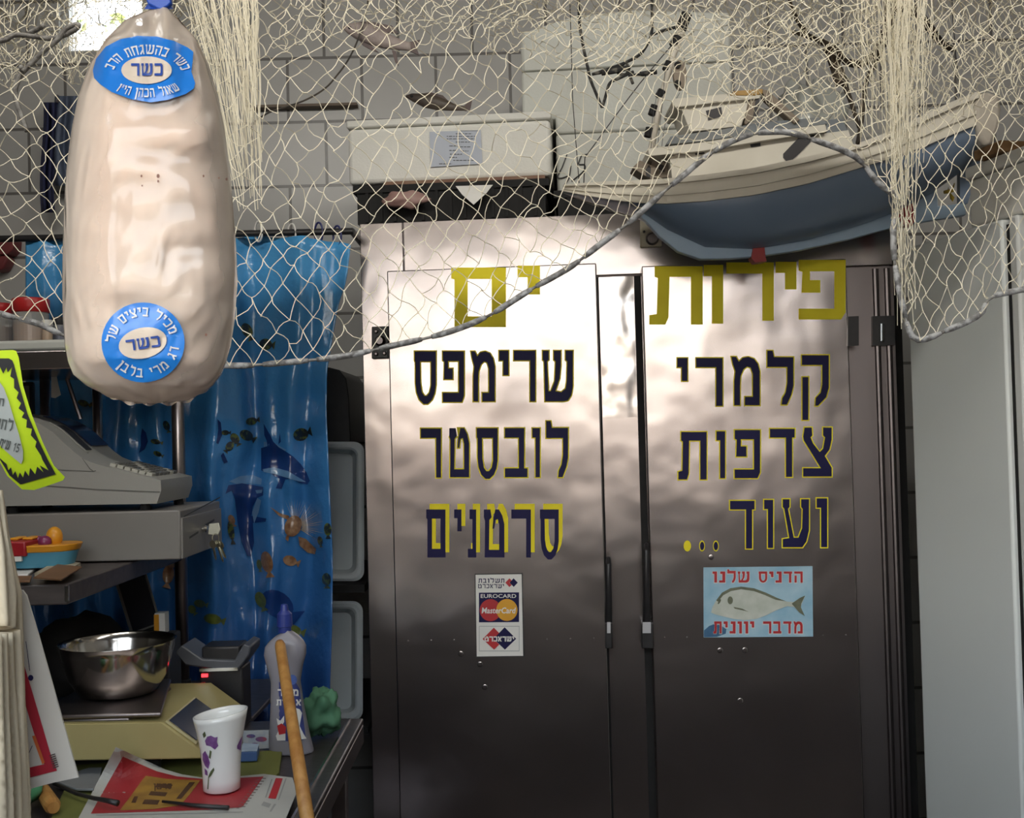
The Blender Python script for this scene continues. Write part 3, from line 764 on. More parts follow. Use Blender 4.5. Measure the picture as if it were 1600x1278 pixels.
#      x   sheer  band   keel  halfbeam
ST = [(880, 291, 299, 302, .004), (920, 288.5, 306, 312, .032), (960, 287, 312, 322, .058), (1000, 286, 316, 334, .082), (1040, 284, 317, 362, .102),
      (1100, 278, 313, 389, .12), (1180, 267, 303, 391, .13), (1260, 250, 286, 376, .13), (1340, 229, 262, 353, .128), (1400, 206, 243, 331, .122),
      (1450, 181, 224, 305, .112), (1490, 163, 207, 278, .10), (1526, 149, 193, 246, .088)]
def hull_pt(px, k):                     # k: 0 sheer near .. 1 keel .. 2 sheer far
    sh, ba, ke, hb = interp(ST, px)
    yc = YC(px)
    far = k > 1
    t = 2 - k if far else k
    a, c = P(px, ba, yc - hb), P(px, ke, yc)
    # a round bilge between the band and the keel
    y = hb * (math.cos(t * math.pi / 2) ** .75 if t < 1 else 0)
    z = c.z + (a.z - c.z) * (1 - math.sin(t * math.pi / 2) ** 1.25)
    x = a.x + (c.x - a.x) * t
    return Vector((x, yc + (y if far else -y), z))
boat = thing('model_boat', P(1210, 400, 2.6), 'big blue and white model fishing boat propped before the refrigerator top under the net', 'model boat')
xsS = [880 + 646 * i / 44 for i in range(45)]
hm = MB().grid(lambda u, v: hull_pt(880 + 646 * u, 2 * v), 44, 24)
n0 = len(hm.v)
hm.f.append(tuple(j * 45 + 44 for j in range(25)))
hm.build('hull', HULL, boat, smooth=False)
for o in [x for x in boat.children if x.name.startswith('hull')]:
    for p in o.data.polygons: p.use_smooth = len(p.vertices) == 4
def band(k0, k1, out):                  # a white strake round both sides, from k0 to k1 between sheer (0) and band bottom (1)
    m_ = MB()
    for far in (0, 1):
        def fn(u, v):
            px = 880 + 646 * u
            sh, ba, ke, hb = interp(ST, px)
            yc = YC(px)
            a, b = P(px, sh, yc - hb), P(px, ba, yc - hb)
            prof = [(k0, 0), (k0, out), (k1, out), (k1, 0)]
            kk, oo = prof[min(int(round(v * 3)), 3)]
            p = a + (b - a) * kk
            y = hb + oo
            return Vector((p.x, yc + y if far else yc - y, p.z))
        m_.grid(fn, 44, 3)
    return m_
band(-.02, 1.0, .003).build('white_topside', BOATW, boat)
band(-.10, .14, .012).build('rubbing_strake', BOATW, boat)
band(.55, .68, .008).build('rubbing_strake', BOATW, boat)
band(.94, 1.06, .007).build('rubbing_strake', BOATW, boat)
dk = MB().grid(lambda u, v: (lambda px: Vector((P(px, interp(ST, px)[0] + 6, YC(px) - interp(ST, px)[3]).x, YC(px) + (2 * v - 1) * interp(ST, px)[3] * .98, P(px, interp(ST, px)[0] + 6, YC(px) - interp(ST, px)[3]).z)))(880 + 646 * u), 30, 4)
dk.build('deck', DECK, boat)
kl = [(993, 330), (1010, 346), (1030, 369), (1060, 393), (1095, 405), (1140, 404), (1190, 400), (1250, 391), (1330, 373), (1400, 354), (1462, 343), (1510, 336), (1508, 317), (1466, 322), (1464, 294), (1436, 312), (1432, 318), (1400, 326), (1340, 347), (1260, 370), (1180, 385), (1100, 382), (1040, 355), (1002, 329)]
yk = YC(1200) - .012
MB().prism([P(x, y, yk) for x, y in kl], (0, .024, 0)).build('keel', KEELP, boat, bevel=.003)
MB().prism([P(x, y, yk - .006) for x, y in ((1178, 381), (1194, 381), (1196, 400), (1198, 408), (1180, 410), (1174, 403))], (0, .036, 0)).build('keel_block', REDB, boat)
MB().prism([P(x, y, yk - .006) for x, y in ((1405, 316), (1424, 312), (1430, 342), (1426, 352), (1410, 350), (1404, 338))], (0, .036, 0)).build('keel_block', REDB, boat)
MB().prism([P(x, y, yk) for x, y in ((1500, 263), (1526, 245), (1532, 252), (1512, 318), (1500, 318))], (0, .018, 0)).build('rudder', HULL, boat)
pc = P(1483, 299, yk + .012)
pm = MB()
for k in range(3):
    a = 2 * math.pi * k / 3 + .4
    d = Vector((.25, math.cos(a), math.sin(a))); e = Vector((0, -math.sin(a), math.cos(a)))
    pm.add([pc, pc + d * .016 + e * .008, pc + d * .026, pc + d * .018 - e * .008 + Vector((.004, 0, 0))], [(0, 1, 2, 3)])
pm.lathe([(.004, -.012), (.005, 0), (.003, .012)], pc, 10, (1, 0, .15))
pm.build('propeller', M('yellow_brass', (.6, .42, .05), .4, col2=(.5, .34, .04)), boat)
st = MB().prism([P(x, y, YC(1540) - .098) for x, y in ((1524, 158), (1530, 148), (1545, 142), (1562, 150), (1566, 170), (1560, 205), (1552, 224), (1540, 229), (1530, 215), (1525, 192))], (0, .196, 0))
st.build('transom', DUST, boat, bevel=.01, seg=3)['label'] = 'dusty beige stern board'
# deckhouse
def slab(pts, y0, dy, name, mat, parent=boat, bevel=.0015):
    return MB().prism([P(x, y, y0) for x, y in pts], (0, dy, 0)).build(name, mat, parent, bevel=bevel)
yh = 2.53
house = slab([(1046, 243), (1200, 220), (1326, 203), (1334, 228), (1260, 248), (1180, 264), (1100, 275), (1050, 280)], yh, .15, 'deckhouse', BOATW)
slab([(1012, 232), (1100, 222), (1200, 206), (1290, 194), (1292, 205), (1200, 219), (1100, 236), (1014, 244)], yh - .014, .18, 'roof_edge', BOATW)
slab([(1040, 226), (1048, 213), (1120, 203), (1200, 190), (1290, 182), (1292, 194), (1200, 206), (1100, 221)], yh + .004, .14, 'upper_deck', DECK)
WINB = M('dark_window_opening', (0.012, 0.01, 0.012), 0.5, col2=(.02, .016, .018))
for pts in ([(1085, 235), (1100, 232.5), (1101, 240), (1087, 242)], [(1172, 224), (1188, 221.5), (1188.5, 228), (1174, 230)]):
    slab(pts, yh - .002, .004, 'porthole', WINB, house, 0)
slab([(1224, 246), (1224, 240), (1247, 216), (1279, 209), (1272, 216), (1250, 239), (1238, 250), (1229, 252)], yh - .0025, .004, 'doorway', WINB, house, 0)
wh = slab([(1062, 163), (1170, 155), (1166, 176), (1158, 197), (1078, 206)], yh + .006, .12, 'wheelhouse', BOATW)
slab([(1103, 173), (1127, 167), (1129, 181), (1107, 188)], yh + .004, .004, 'porthole', WINB, wh, 0)
slab([(1050, 159), (1052, 154), (1140, 146), (1190, 148), (1186, 154), (1140, 158), (1056, 168)], yh - .004, .14, 'wheelhouse_roof', BOATW)
slab([(1140, 149), (1148, 142), (1192, 139), (1192, 146), (1180, 149)], yh - .006, .145, 'roof_trim', OCHRE)
slab([(1188, 139), (1200, 141), (1250, 187), (1242, 193), (1196, 153)], yh - .004, .03, 'ramp_beam', BROWNB)
slab([(1171, 156), (1186, 154), (1186, 176), (1166, 195), (1163, 192)], yh + .002, .03, 'aft_post', BROWNB)
slab([(1181, 154), (1187, 153), (1184, 180), (1176, 190)], yh, .004, 'slot', WINB, boat, 0)
slab([(1282, 188), (1316, 185), (1327, 208), (1300, 214), (1288, 204)], yh + .01, .08, 'aft_box', DECK)
slab([(1296, 243), (1310, 239), (1311, 247), (1297, 251)], yh - .0, .02, 'cleat', BROWNB, boat, .0005)
# fore hatch boxes
slab([(988, 262), (1000, 250), (1026, 262), (1022, 281), (1016, 280)], 2.55, .06, 'hatch_box', BROWNB)
slab([(1016, 280), (1018, 252), (1030, 249), (1058, 263), (1058, 272), (1046, 277)], 2.57, .06, 'hatch_box', BROWNB)
slab([(1008, 266), (1014, 257), (1017, 262), (1016, 278), (1010, 275)], 2.548, .01, 'slot', WINB, boat, 0)
slab([(1029, 255), (1038, 259), (1038, 268), (1030, 264)], 2.566, .01, 'slot', WINB, boat, 0)
# mast with dark bands, block and rigging
ym = 2.6
ms = MB().tube([P(1009, 282, ym), P(1030, 165, ym), P(1052, 85, ym), P(1074, 22, ym)], [.0085, .0075, .0085, .012], 12)
mast = ms.build('mast', CREAMP, boat, smooth=True)
for (x0, y0, x1, y1, r) in ((1012, 214, 1015, 200, .0095), (1018, 180, 1023, 165, .0095), (1029, 152, 1035, 142, .0105), (1040, 110, 1046, 97, .0095), (1052, 72, 1060, 58, .0115), (1063, 48, 1073, 22, .0135)):
    MB().tube([P(x0, y0, ym), P(x1, y1, ym)], r, 12).build('mast_band', BLACKM, mast)
pb_ = MB().lathe([(.001, -.008), (.016, -.008), (.016, .008), (.001, .008)], P(1062, 118, 2.575), 24, (0, 1, 0))
for v in pb_.v: v.z = P(1062, 118, 2.575).z + (v.z - P(1062, 118, 2.575).z) * 2.2
pb_.build('pulley_block', BROWNB, boat, bevel=.002)
for y in (101, 130):
    MB().lathe([(.001, 0), (.008, 0), (.008, .004), (.001, .004)], P(1059, y, 2.562), 14, (0, 1, 0)).build('pulley_hole', BLACKM, boat)
rg = MB()
def line(m_, pts, y0, y1, r, n=5):
    pts = smooth_pts([Vector((a, b, 0)) for a, b in pts], 5) if len(pts) > 2 else [Vector((a, b, 0)) for a, b in pts]
    k = max(len(pts) - 1, 1)
    m_.tube([P(p.x, p.y, y0 + (y1 - y0) * i / k) for i, p in enumerate(pts)], r, n)
line(rg, [(1072, 45), (1000, 130), (914, 246)], 2.6, 2.58, .0013)
line(rg, [(1040, 100), (1035, 160), (1022, 275)], 2.59, 2.57, .0008)
line(rg, [(1062, 145), (1040, 190), (1030, 270)], 2.59, 2.57, .0008)
line(rg, [(1028, 140), (1018, 200), (1018, 275)], 2.59, 2.57, .0008)
line(rg, [(914, 246), (912, 289)], 2.58, 2.62, .0013)
rg.build('rigging_line', BLACKP, boat)
# cords that carry the boat from the ceiling
hc = MB()
for (x, y, Y) in ((905, 288, 2.63), (1500, 160, 2.57)):
    a = P(x, y, Y); hc.tube([a, Vector((a.x - .01, a.y, a.z + .2)), Vector((a.x - .01, a.y, ZC))], .0010, 6)
hc.build('hanging_cord', BLACKM, boat)

# ------------------------------------------------------------------ dark rope, branch, plastic heap and two fish
dr = MB()
for pts in ([(903, -60), (905, 25), (910, 65), (919, 108), (924, 128), (941, 168)], [(941, 168), (947, 148), (953, 130), (968, 122), (990, 112)],
            [(1018, -60), (1019, 30), (1018, 52), (1013, 66), (1001, 84), (981, 96), (958, 105), (926, 116)], [(1015, 56), (1036, 48), (1062, 41)],
            [(925, 116), (950, 111), (975, 100)], [(980, 100), (982, 112), (989, 131)], [(985, 118), (1005, 116), (1026, 113)], [(962, 106), (966, 114), (978, 116), (984, 104)]):
    line(dr, pts, 2.35, 2.35, .0034, 7)
line(dr, [(940, 114), (960, 111), (980, 106)], 2.345, 2.345, .006, 8); line(dr, [(1000, 116), (1026, 112)], 2.345, 2.345, .0055, 8)
a_, b_ = P(903, -60, 2.35), P(1018, -60, 2.35)
for a in (a_, b_): dr.tube([a, Vector((a.x, a.y, ZC))], .0034, 7)
tag(dr.build('knotted_rope', M('black_flecked_rope', (.02, .02, .02), .9, col2=(.13, .12, .1), nscale=60, ramp=(.5, .62))), 'black flecked rope hanging in knots before the topmost polystyrene box', 'rope')

DRIFT = M('dark_driftwood', (.045, .035, .028), .85, col2=(.11, .085, .06), nscale=24, bump=.4, bscale=50)
bw = MB()
def limb(pts, r0, r1, Y):
    p = smooth_pts([Vector((a, b, 0)) for a, b in pts], 4)
    bw.tube([P(q.x, q.y, Y) for q in p], [r0 + (r1 - r0) * i / (len(p) - 1) for i in range(len(p))], 7)
limb([(1238, 50), (1268, 58), (1300, 74), (1322, 96), (1350, 98), (1378, 70)], .004, .009, 2.05)
limb([(1292, 74), (1304, 100), (1316, 132)], .008, .013, 2.05)
limb([(1378, 70), (1362, 110), (1352, 135), (1346, 190), (1340, 225)], .006, .004, 2.05)
limb([(1318, 128), (1330, 160), (1342, 200)], .006, .003, 2.05)
limb([(1262, 55), (1240, 20), (1230, -20)], .005, .003, 2.05)
limb([(1378, 70), (1390, 20), (1384, -70)], .010, .012, 2.05)
limb([(1432, 20), (1450, 40), (1470, 66), (1490, 78)], .01, .005, 2.05)
limb([(1390, 15), (1410, 12), (1432, 20)], .008, .009, 2.05)
tag(bw.build('driftwood_branch', DRIFT, smooth=True), 'dark forked driftwood branch caught in the net above the boat stern', 'branch')

PLAST = M('grey_white_plastic_sheet', (.42, .43, .40), .35, col2=(.33, .34, .31), nscale=7, coat=.3)
crumple('crumpled_plastic_sheet', PLAST, Vector((P(1264, 130, 2.95).x, 2.95, zt + .21)), .085, .09, .15, 5.0, 'crumpled grey plastic sheet heaped behind the model boat cabin', 'plastic sheet', .5, 40, 26)
crumple('crumpled_plastic_sheet', PLAST, Vector((P(1352, 190, 2.95).x + .05, 2.95, zt + .12)), .06, .08, .09, 9.0, 'small crumpled plastic heap behind the boat stern and driftwood', 'plastic sheet', .5, 36, 22)

def fish(name, prof, x0, x1, Y, mat, finmat, label, fins, tilt=0.0, thick=.55):
    """prof: (t, top y, bottom y) along x0..x1 in the photo"""
    root = thing(name, P((x0 + x1) / 2, interp(prof, .5)[1], Y), label, 'fish')
    def fn(u, v):
        t = v
        a, b = interp(prof, t)
        px = x0 + (x1 - x0) * t
        c = (P(px, a, Y) + P(px, b, Y)) / 2; h = (P(px, a, Y) - P(px, b, Y)).length / 2
        an = 2 * math.pi * u
        return c + Vector((0, -math.cos(an) * h * thick, math.sin(an) * h))
    m_ = MB().grid(fn, 18, 30, True)
    m_.f.append(tuple(range(18))); m_.f.append(tuple(30 * 18 + k for k in range(18)))
    m_.build('body', mat, root, smooth=True)
    for nm, pts in fins:
        MB().prism([P(x, y, Y - .002) for x, y in pts], (0, .004, 0)).build(nm, finmat, root)
    e = interp(prof, .1)
    MB().ball(P(x0 + (x1 - x0) * .1, e[0] + (e[1] - e[0]) * .36, Y - (P(0, e[0], Y) - P(0, e[1], Y)).length / 2 * thick * .8), .0045, 10, 6).build('eye', BLACKP, root)
    return root
FISHA = M('dried_pink_grey_fish', (.26, .21, .20), .55, col2=(.36, .30, .27), nscale=18, bump=.2, bscale=90)
FINA = M('dark_dried_fin', (.10, .075, .075), .7, col2=(.16, .12, .11), nscale=20)
fish('dried_fish', [(0, 42, 45), (.06, 38, 52), (.2, 35, 62), (.4, 38, 71), (.6, 48, 76), (.78, 58, 78), (.9, 64, 79), (1, 66, 80)], 536, 642, 2.7, FISHA, FINA,
     'pinkish grey dried fish hanging by a dark cord on the upper wall', [('tail_fin', [(638, 66), (656, 62), (650, 72), (655, 86), (640, 80)]), ('dorsal_fin', [(545, 40), (556, 35), (575, 33), (612, 40), (622, 52), (600, 50), (566, 44)]), ('pectoral_fin', [(560, 60), (574, 66), (592, 82), (580, 78), (566, 70)]), ('ventral_fin', [(612, 78), (619, 80), (623, 103), (617, 96)])])
cd = MB(); line(cd, [(577, -60), (575, 0), (570, 25), (560, 60), (545, 92), (528, 116), (508, 138), (480, 155), (450, 166), (420, 176), (398, 190)], 2.68, 2.68, .0024, 6)
pt = P(577, -60, 2.68); cd.tube([pt, Vector((pt.x, pt.y, ZC))], .0024, 6)
tag(cd.build('dark_twine', M('dark_twine', (.05, .045, .04), .9, col2=(.12, .1, .08), nscale=40)), 'thin dark cord curving down from the ceiling past the dried fish', 'cord')
FISHB = M('dark_brown_fish', (.075, .055, .05), .45, col2=(.16, .13, .09), nscale=9, bump=.15, bscale=90)
fish('stuffed_fish', [(0, 149, 152), (.1, 146, 158), (.3, 146, 168), (.5, 149, 172), (.7, 157, 173), (.85, 164, 173), (1, 166, 173)], 634, 728, 2.965, FISHB, FINA,
     'dark brown stuffed fish lying along the top of the labelled white box', [('tail_fin', [(724, 166), (738, 154), (736, 166), (734, 173), (726, 173)]), ('dorsal_fin', [(655, 147), (672, 144), (692, 149), (700, 157), (680, 152)])])

# ------------------------------------------------------------------ the fishing net with its leaded edge
NET = M('pale_net_twine', (0.86, 0.80, 0.64), 0.8, col2=(0.76, 0.70, 0.54), nscale=30)
ROPE = M('grey_lead_rope', (0.33, 0.32, 0.30), 0.7, col2=(0.14, 0.13, 0.12), nscale=70, bump=.3, bscale=150)
LEADM = M('worn_lead_sleeve', (0.42, 0.42, 0.42), 0.5, col2=(0.17, 0.165, 0.16), nscale=90, ramp=(.42, .58), bump=.3, bscale=150)
net = thing('fishing_net', P(800, 560, 1.7), 'pale knotted fishing net hung across the shop front with a grey leaded edge', 'fishing net')
BOT = [(-70, 468), (0, 490), (60, 506), (100, 524), (200, 556), (350, 571), (450, 566), (540, 556), (600, 543), (690, 522), (760, 495), (830, 452), (890, 418), (935, 384), (985, 346), (1030, 306),
       (1075, 268), (1110, 240), (1165, 212), (1225, 206), (1270, 218), (1320, 236), (1345, 252), (1372, 286), (1400, 311), (1396, 360), (1398, 410), (1411, 480), (1430, 530), (1480, 516), (1530, 492), (1548, 465), (1600, 452), (1680, 436)]
XT = [(-130,), (-60,), (20,), (60,), (175,), (345,), (420,), (500,), (560,), (640,), (700,), (770,), (840,), (900,), (955,), (1005,), (1050,), (1095,), (1160,), (1225,), (1275,), (1310,), (1335,), (1360,), (1385,), (1398,), (1408,), (1420,), (1440,), (1490,), (1550,), (1590,), (1640,), (1740,)]
bs = smooth_pts([Vector((x, y, 0)) for x, y in BOT], 8)
xt = smooth_pts([Vector((a[0], 0, 0)) for a in XT], 8)
arc = [0.0]
for a, b in zip(bs, bs[1:]): arc.append(arc[-1] + (b - a).length)
def bot_at(s):
    for k in range(len(arc) - 1):
        if s <= arc[k + 1]:
            t = (s - arc[k]) / (arc[k + 1] - arc[k]); return bs[k].lerp(bs[k + 1], t), xt[k].lerp(xt[k + 1], t).x
    return bs[-1], xt[-1].x
spos = []
s = 0.0
while s < arc[-1]:
    spos.append(s)
    b, _ = bot_at(s)
    s += 37 if b.x < 900 else (30 if b.x < 1395 else (17 if b.x < 1432 else 26))
NC, NR = len(spos) - 1, 32
def spos_at(i):
    i = max(0.0, min(i, NC)); k = min(int(i), NC - 1)
    return spos[k] + (spos[k + 1] - spos[k]) * (i - k)
def net_px(i, v):
    b, tx_ = bot_at(spos_at(i))
    x = tx_ + (b.x - tx_) * v ** 1.15
    y = -75 + (b.y + 75) * v ** 1.22
    w = math.sin(math.pi * v)
    amp = 11 if b.x < 1250 else 6
    x += amp * w * nz(x, y, 1.0, .012) * 2; y += amp * w * nz(x, y, 8.0, .012) * 2
    return x, y
def net_Y(i, v): return 1.86 - .22 * v + .035 * nz(i * .12, v * 2.0, 3.0)
rn = random.Random(11)
nodes = {}
for j in range(NR + 1):
    for i in range(NC + 1):
        v = j / NR
        x, y = net_px(i + (.5 if j % 2 else 0), v)
        jt = 2.6 if 0 < j < NR else 0
        nodes[i, j] = P(x + rn.gauss(0, jt), y + rn.gauss(0, jt), net_Y(i, v) + rn.gauss(0, .006))
nm = MB()
def twine(m_, a, b, r, slack=.10, n=3):
    d = b - a; L = d.length
    if L < 1e-4: return
    o = Vector((rn.gauss(0, 1), rn.gauss(0, .5), rn.gauss(0, 1))) * L * slack
    m_.tube([a, a + d * .34 + o * .8, a + d * .67 + o * .8, b], r, n, cap=False)
for j in range(NR):
    for i in range(NC + 1):
        a = nodes[i, j]
        for k in ((i, i - 1) if j % 2 == 0 else (i, i + 1)):
            if (k, j + 1) in nodes and rn.random() > .012: twine(nm, a, nodes[k, j + 1], .00072)
for p in nodes.values():
    r = rn.uniform(.0011, .0018)
    nm.add([p + Vector(q) * r for q in ((1, 0, 0), (-1, 0, 0), (0, 1, 0), (0, -1, 0), (0, 0, 1.3), (0, 0, -1.3))], [(0, 2, 4), (2, 1, 4), (1, 3, 4), (3, 0, 4), (2, 0, 5), (1, 2, 5), (3, 1, 5), (0, 3, 5)])
nm.build('netting', NET, net)
# folded-over upper layers
def layer(x0, x1, ybot, cols, rws, Y0, Y1, seed, ytop=-75):
    m_ = MB(); g = {}
    for j in range(rws + 1):
        for i in range(cols + 1):
            u = (i + (.5 if j % 2 else 0)) / cols; v = j / rws
            x = x0 + (x1 - x0) * u + 16 * nz(u * 9, v * 3, seed); y = ytop + (ybot(x) - ytop) * v + 14 * nz(u * 7, v * 4, seed + 5)
            g[i, j] = P(x + rn.gauss(0, 4), y + rn.gauss(0, 4), Y0 + (Y1 - Y0) * v + rn.gauss(0, .01))
    for j in range(rws):
        for i in range(cols + 1):
            for k in ((i, i - 1) if j % 2 == 0 else (i, i + 1)):
                if (k, j + 1) in g and rn.random() > .04: twine(m_, g[i, j], g[k, j + 1], .0007, .16)
    return m_.build('folded_netting', NET, net)
layer(420, 1660, lambda x: 60 + 40 * nz(x, 0, 2.0, .008) + max(0, (x - 900)) * .09, 58, 13, 1.92, 1.90, 2.0)
layer(760, 1640, lambda x: 95 + 60 * nz(x, 0, 7.0, .01) + max(0, (x - 1000)) * .14, 44, 13, 1.98, 1.94, 12.0)
layer(1120, 1660, lambda x: 190 + 50 * nz(x, 0, 3.0, .01), 26, 18, 2.0, 1.95, 17.0)
layer(-60, 330, lambda x: 120 + 60 * nz(x, 0, 4.0, .02), 28, 20, 1.93, 1.9, 22.0)
layer(-60, 330, lambda x: 110 + 60 * nz(x, 0, 9.0, .02), 22, 16, 2.0, 1.95, 27.0)
def bunch(xa, xb, xc, xd, y1, n, Y, seed):
    m_ = MB(); rb = random.Random(seed)
    for k in range(n):
        u = rb.random(); u2 = min(1, max(0, u + rb.gauss(0, .22))); ye = y1 * rb.uniform(.72, 1.0) if rb.random() < .7 else y1 * rb.uniform(.35, .8)
        pts = []
        for q in range(16):
            t = q / 15
            x = (xa + (xb - xa) * u) * (1 - t) + (xc + (xd - xc) * u2) * t
            pts.append(P(x + (13 * nz(k * 3.1, t * 3, seed) + 6 * nz(k * 5.3, t * 9, seed + 3)) * (1.25 - t), -75 + (ye + 75) * t, Y + .05 * math.sin(k) - .05 * t))
        m_.tube(pts, .0007, 3, cap=False)
    return m_.build('bunched_netting', NET, net)
bunch(270, 405, 362, 408, 330, 60, 1.84, 5)
bunch(330, 405, 372, 400, 230, 26, 1.80, 6)
bunch(1365, 1462, 1385, 1442, 330, 42, 1.80, 8)
bunch(1385, 1450, 1398, 1430, 520, 16, 1.72, 9)
bunch(1330, 1400, 1345, 1400, 240, 16, 1.86, 10)
# leaded edge: rope with sleeves
NS = 150
ep = [P(bot_at(arc[-1] * k / NS)[0].x, bot_at(arc[-1] * k / NS)[0].y, net_Y(NC * k / NS, 1.0)) for k in range(NS + 1)]
lr = MB().tube(ep, .0022, 6).build('edge_rope', ROPE, net, smooth=True)
s = 20.0
while s < arc[-1] - 90:
    L = rn.uniform(66, 92)
    pts = []
    for k in range(7):
        q = s + L * k / 6; b, _ = bot_at(q); pts.append(P(b.x, b.y, net_Y(NC * q / arc[-1], 1.0)))
    MB().tube(pts, [.0036, .0047, .0048, .0046, .0048, .0047, .0035], 9).build('lead_sleeve', LEADM, net, smooth=True)
    s += L + rn.uniform(6, 20)
# stray grey rope knotted in the top left of the net
gr = MB()
for pts in ([(-60, 62), (0, 64), (22, 55), (45, 56), (75, 60), (92, 58), (118, 46), (122, 38), (105, 44), (90, 62), (70, 78), (52, 96), (36, 112)], [(36, 112), (30, 122), (24, 140), (26, 160), (33, 180), (42, 205)], [(35, 112), (33, 104)], [(45, 52), (58, 46), (68, 40)]):
    line(gr, pts, 1.80, 1.79, .0042, 7)
gr.build('loose_rope', ROPE, net, smooth=True)
# timber that carries the net
zt_ = P(800, -75, 1.9).z
tag(MB().box((XL, 1.85, zt_ + .004), (XR, 1.95, zt_ + .1)).build('trim_3', WOOD), kind='structure')

# ------------------------------------------------------------------ rack with shelves, left
DARKSH = M('dark_stained_shelf', (0.055, 0.045, 0.045), 0.4, col2=(0.085, 0.07, 0.065), nscale=9, stretch=(1, 6, 6))
PIPE = M('dull_steel_pipe', (0.42, 0.37, 0.36), 0.3, 1.0, col2=(0.3, 0.26, 0.25), nscale=12)
ZS = 1.262
cor = PZ(105, 912, ZS)
rack = thing('storage_rack', (-1.3, 2.3, 0), 'steel pipe rack with dark shelves on the left, holding the cash register and jars', 'rack')
MB().box((-1.88, cor.y, ZS - .036), (cor.x, 2.59, ZS)).build('shelf', DARKSH, rack, bevel=.003)
MB().box((cor.x - .004, cor.y - .002, ZS - .030), (cor.x + .002, cor.y + .004, ZS - .004)).build('corner_trim', CHROME, rack)
xr_ = P(283, 900, 2.55).x
zu = P(60, 548, 2.2).z
zub = P(60, 577, 2.2).z
MB().box((-1.88, 2.2, zub), (xr_ + .01, 2.6, zu)).build('upper_shelf', STEEL, rack, bevel=.002)
for (x, y, z1) in ((xr_, 2.55, 2.0), (-1.86, 2.55, 2.0), (-1.45, cor.y + .04, ZS - .036), (P(70, 600, 2.53).x, 2.53, zub), (P(152, 630, 2.57).x, 2.57, zub)):
    MB().tube([(x, y, .921 if z1 != zub else ZS - .03), (x, y, z1)], .0145 if x == xr_ else .011, 14).build('post', PIPE, rack, smooth=True)
MB().tube([P(100, 578, 2.56), P(126, 655, 2.56)], .005, 8).build('brace', STEEL_DARK, rack)
for (x, y) in ((xr_, 2.55), (-1.86, 2.55), (-1.45, cor.y + .04)):
    MB().lathe([(.018, 0), (.018, .03), (.0145, .032)], (x, y, .921), 14).build('foot', BLACKM, rack)

# ---- cash drawer
YD = 2.2
zd1 = P(284, 797, YD).z
xd = P(284, 830, YD).x
DRAW = M('warm_grey_enamel', (0.235, 0.22, 0.205), 0.42, col2=(0.20, 0.188, 0.175), nscale=3)
cd_ = thing('till_box', (xd - .22, 2.35, ZS), 'grey metal cash drawer with keys in its lock, on the dark shelf under the register', 'cash drawer')
MB().box((xd - .46, YD, ZS + .003), (xd - .003, 2.5, zd1)).build('case', DRAW, cd_, bevel=.003)
MB().box((xd - .004, YD + .004, ZS + .004), (xd + .001, 2.496, zd1 - .016)).build('drawer', DRAW, cd_, bevel=.001)
mpx = lambda x, y: PN(x, y, Vector((xd + .0022, 0, 0)), Vector((1, 0, 0)))
sl = MB()
for q in ([(296, 842), (296, 838.5), (310, 829.5), (310, 833)], [(320, 823), (320, 819.5), (335, 810.5), (335, 814)], [(287, 808), (287, 806.5), (344, 776), (344, 778)]):
    sl.poly([patch(q, mpx)])
sl.build('slot', BLACKP, cd_)
lk = mpx(317, 826)
MB().lathe([(.008, 0), (.008, .006), (.005, .010)], lk, 18, (1, 0, 0)).build('lock', CHROME, cd_)
kr = MB()
KEY = M('worn_nickel', (.55, .52, .42), .35, 1.0, col2=(.42, .4, .3), nscale=30)
def keyshape(m_, c, L, w, ang):
    a = Vector((.35, -.1, -1)).normalized(); a = Vector((a.x + math.sin(ang) * .4, a.y, a.z)).normalized(); b = Vector((.9, -.45, .1)).normalized()
    n_ = a.cross(b).normalized() * .0018
    pts = [c + b * w * math.cos(t) + a * (w + w * math.sin(t)) for t in [2 * math.pi * k / 12 for k in range(12)]]
    m_.prism(pts, n_)
    s0 = c + a * 2 * w * .92
    m_.prism([s0 - b * w * .28, s0 + b * w * .28, s0 + a * L + b * w * .22, s0 + a * (L + .004), s0 + a * L - b * w * .28], n_)
k0 = lk + Vector((.011, -.002, 0))
kk = thing('bunch_of_keys', k0, 'bunch of keys hanging from the lock of the grey cash drawer', 'keys')
m1 = MB(); m1.prism([k0 + Vector((x, y, z)) for x, y, z in ((0, 0, -.012), (.003, -.001, .010), (.024, -.006, .012), (.028, -.007, -.002), (.022, -.006, -.014))], (.001, .003, 0)); m1.build('key_head', M('pale_key_cap', (.62, .62, .52), .4, col2=(.55, .55, .45)), kk, bevel=.001)
m1 = MB(); m1.tube([k0 + Vector((.018 + .007 * math.cos(t), -.006, -.02 + .009 * math.sin(t))) for t in [2 * math.pi * k / 16 for k in range(17)]], .001, 6); m1.build('ring', KEY, kk)
for dx, L, w, an in ((.012, .022, .009, -.35), (.024, .02, .010, .25), (.020, .03, .008, .0)):
    m1 = MB(); keyshape(m1, k0 + Vector((dx, -.008 - dx * .1, -.024)), L, w, an); m1.build('key', KEY, kk)

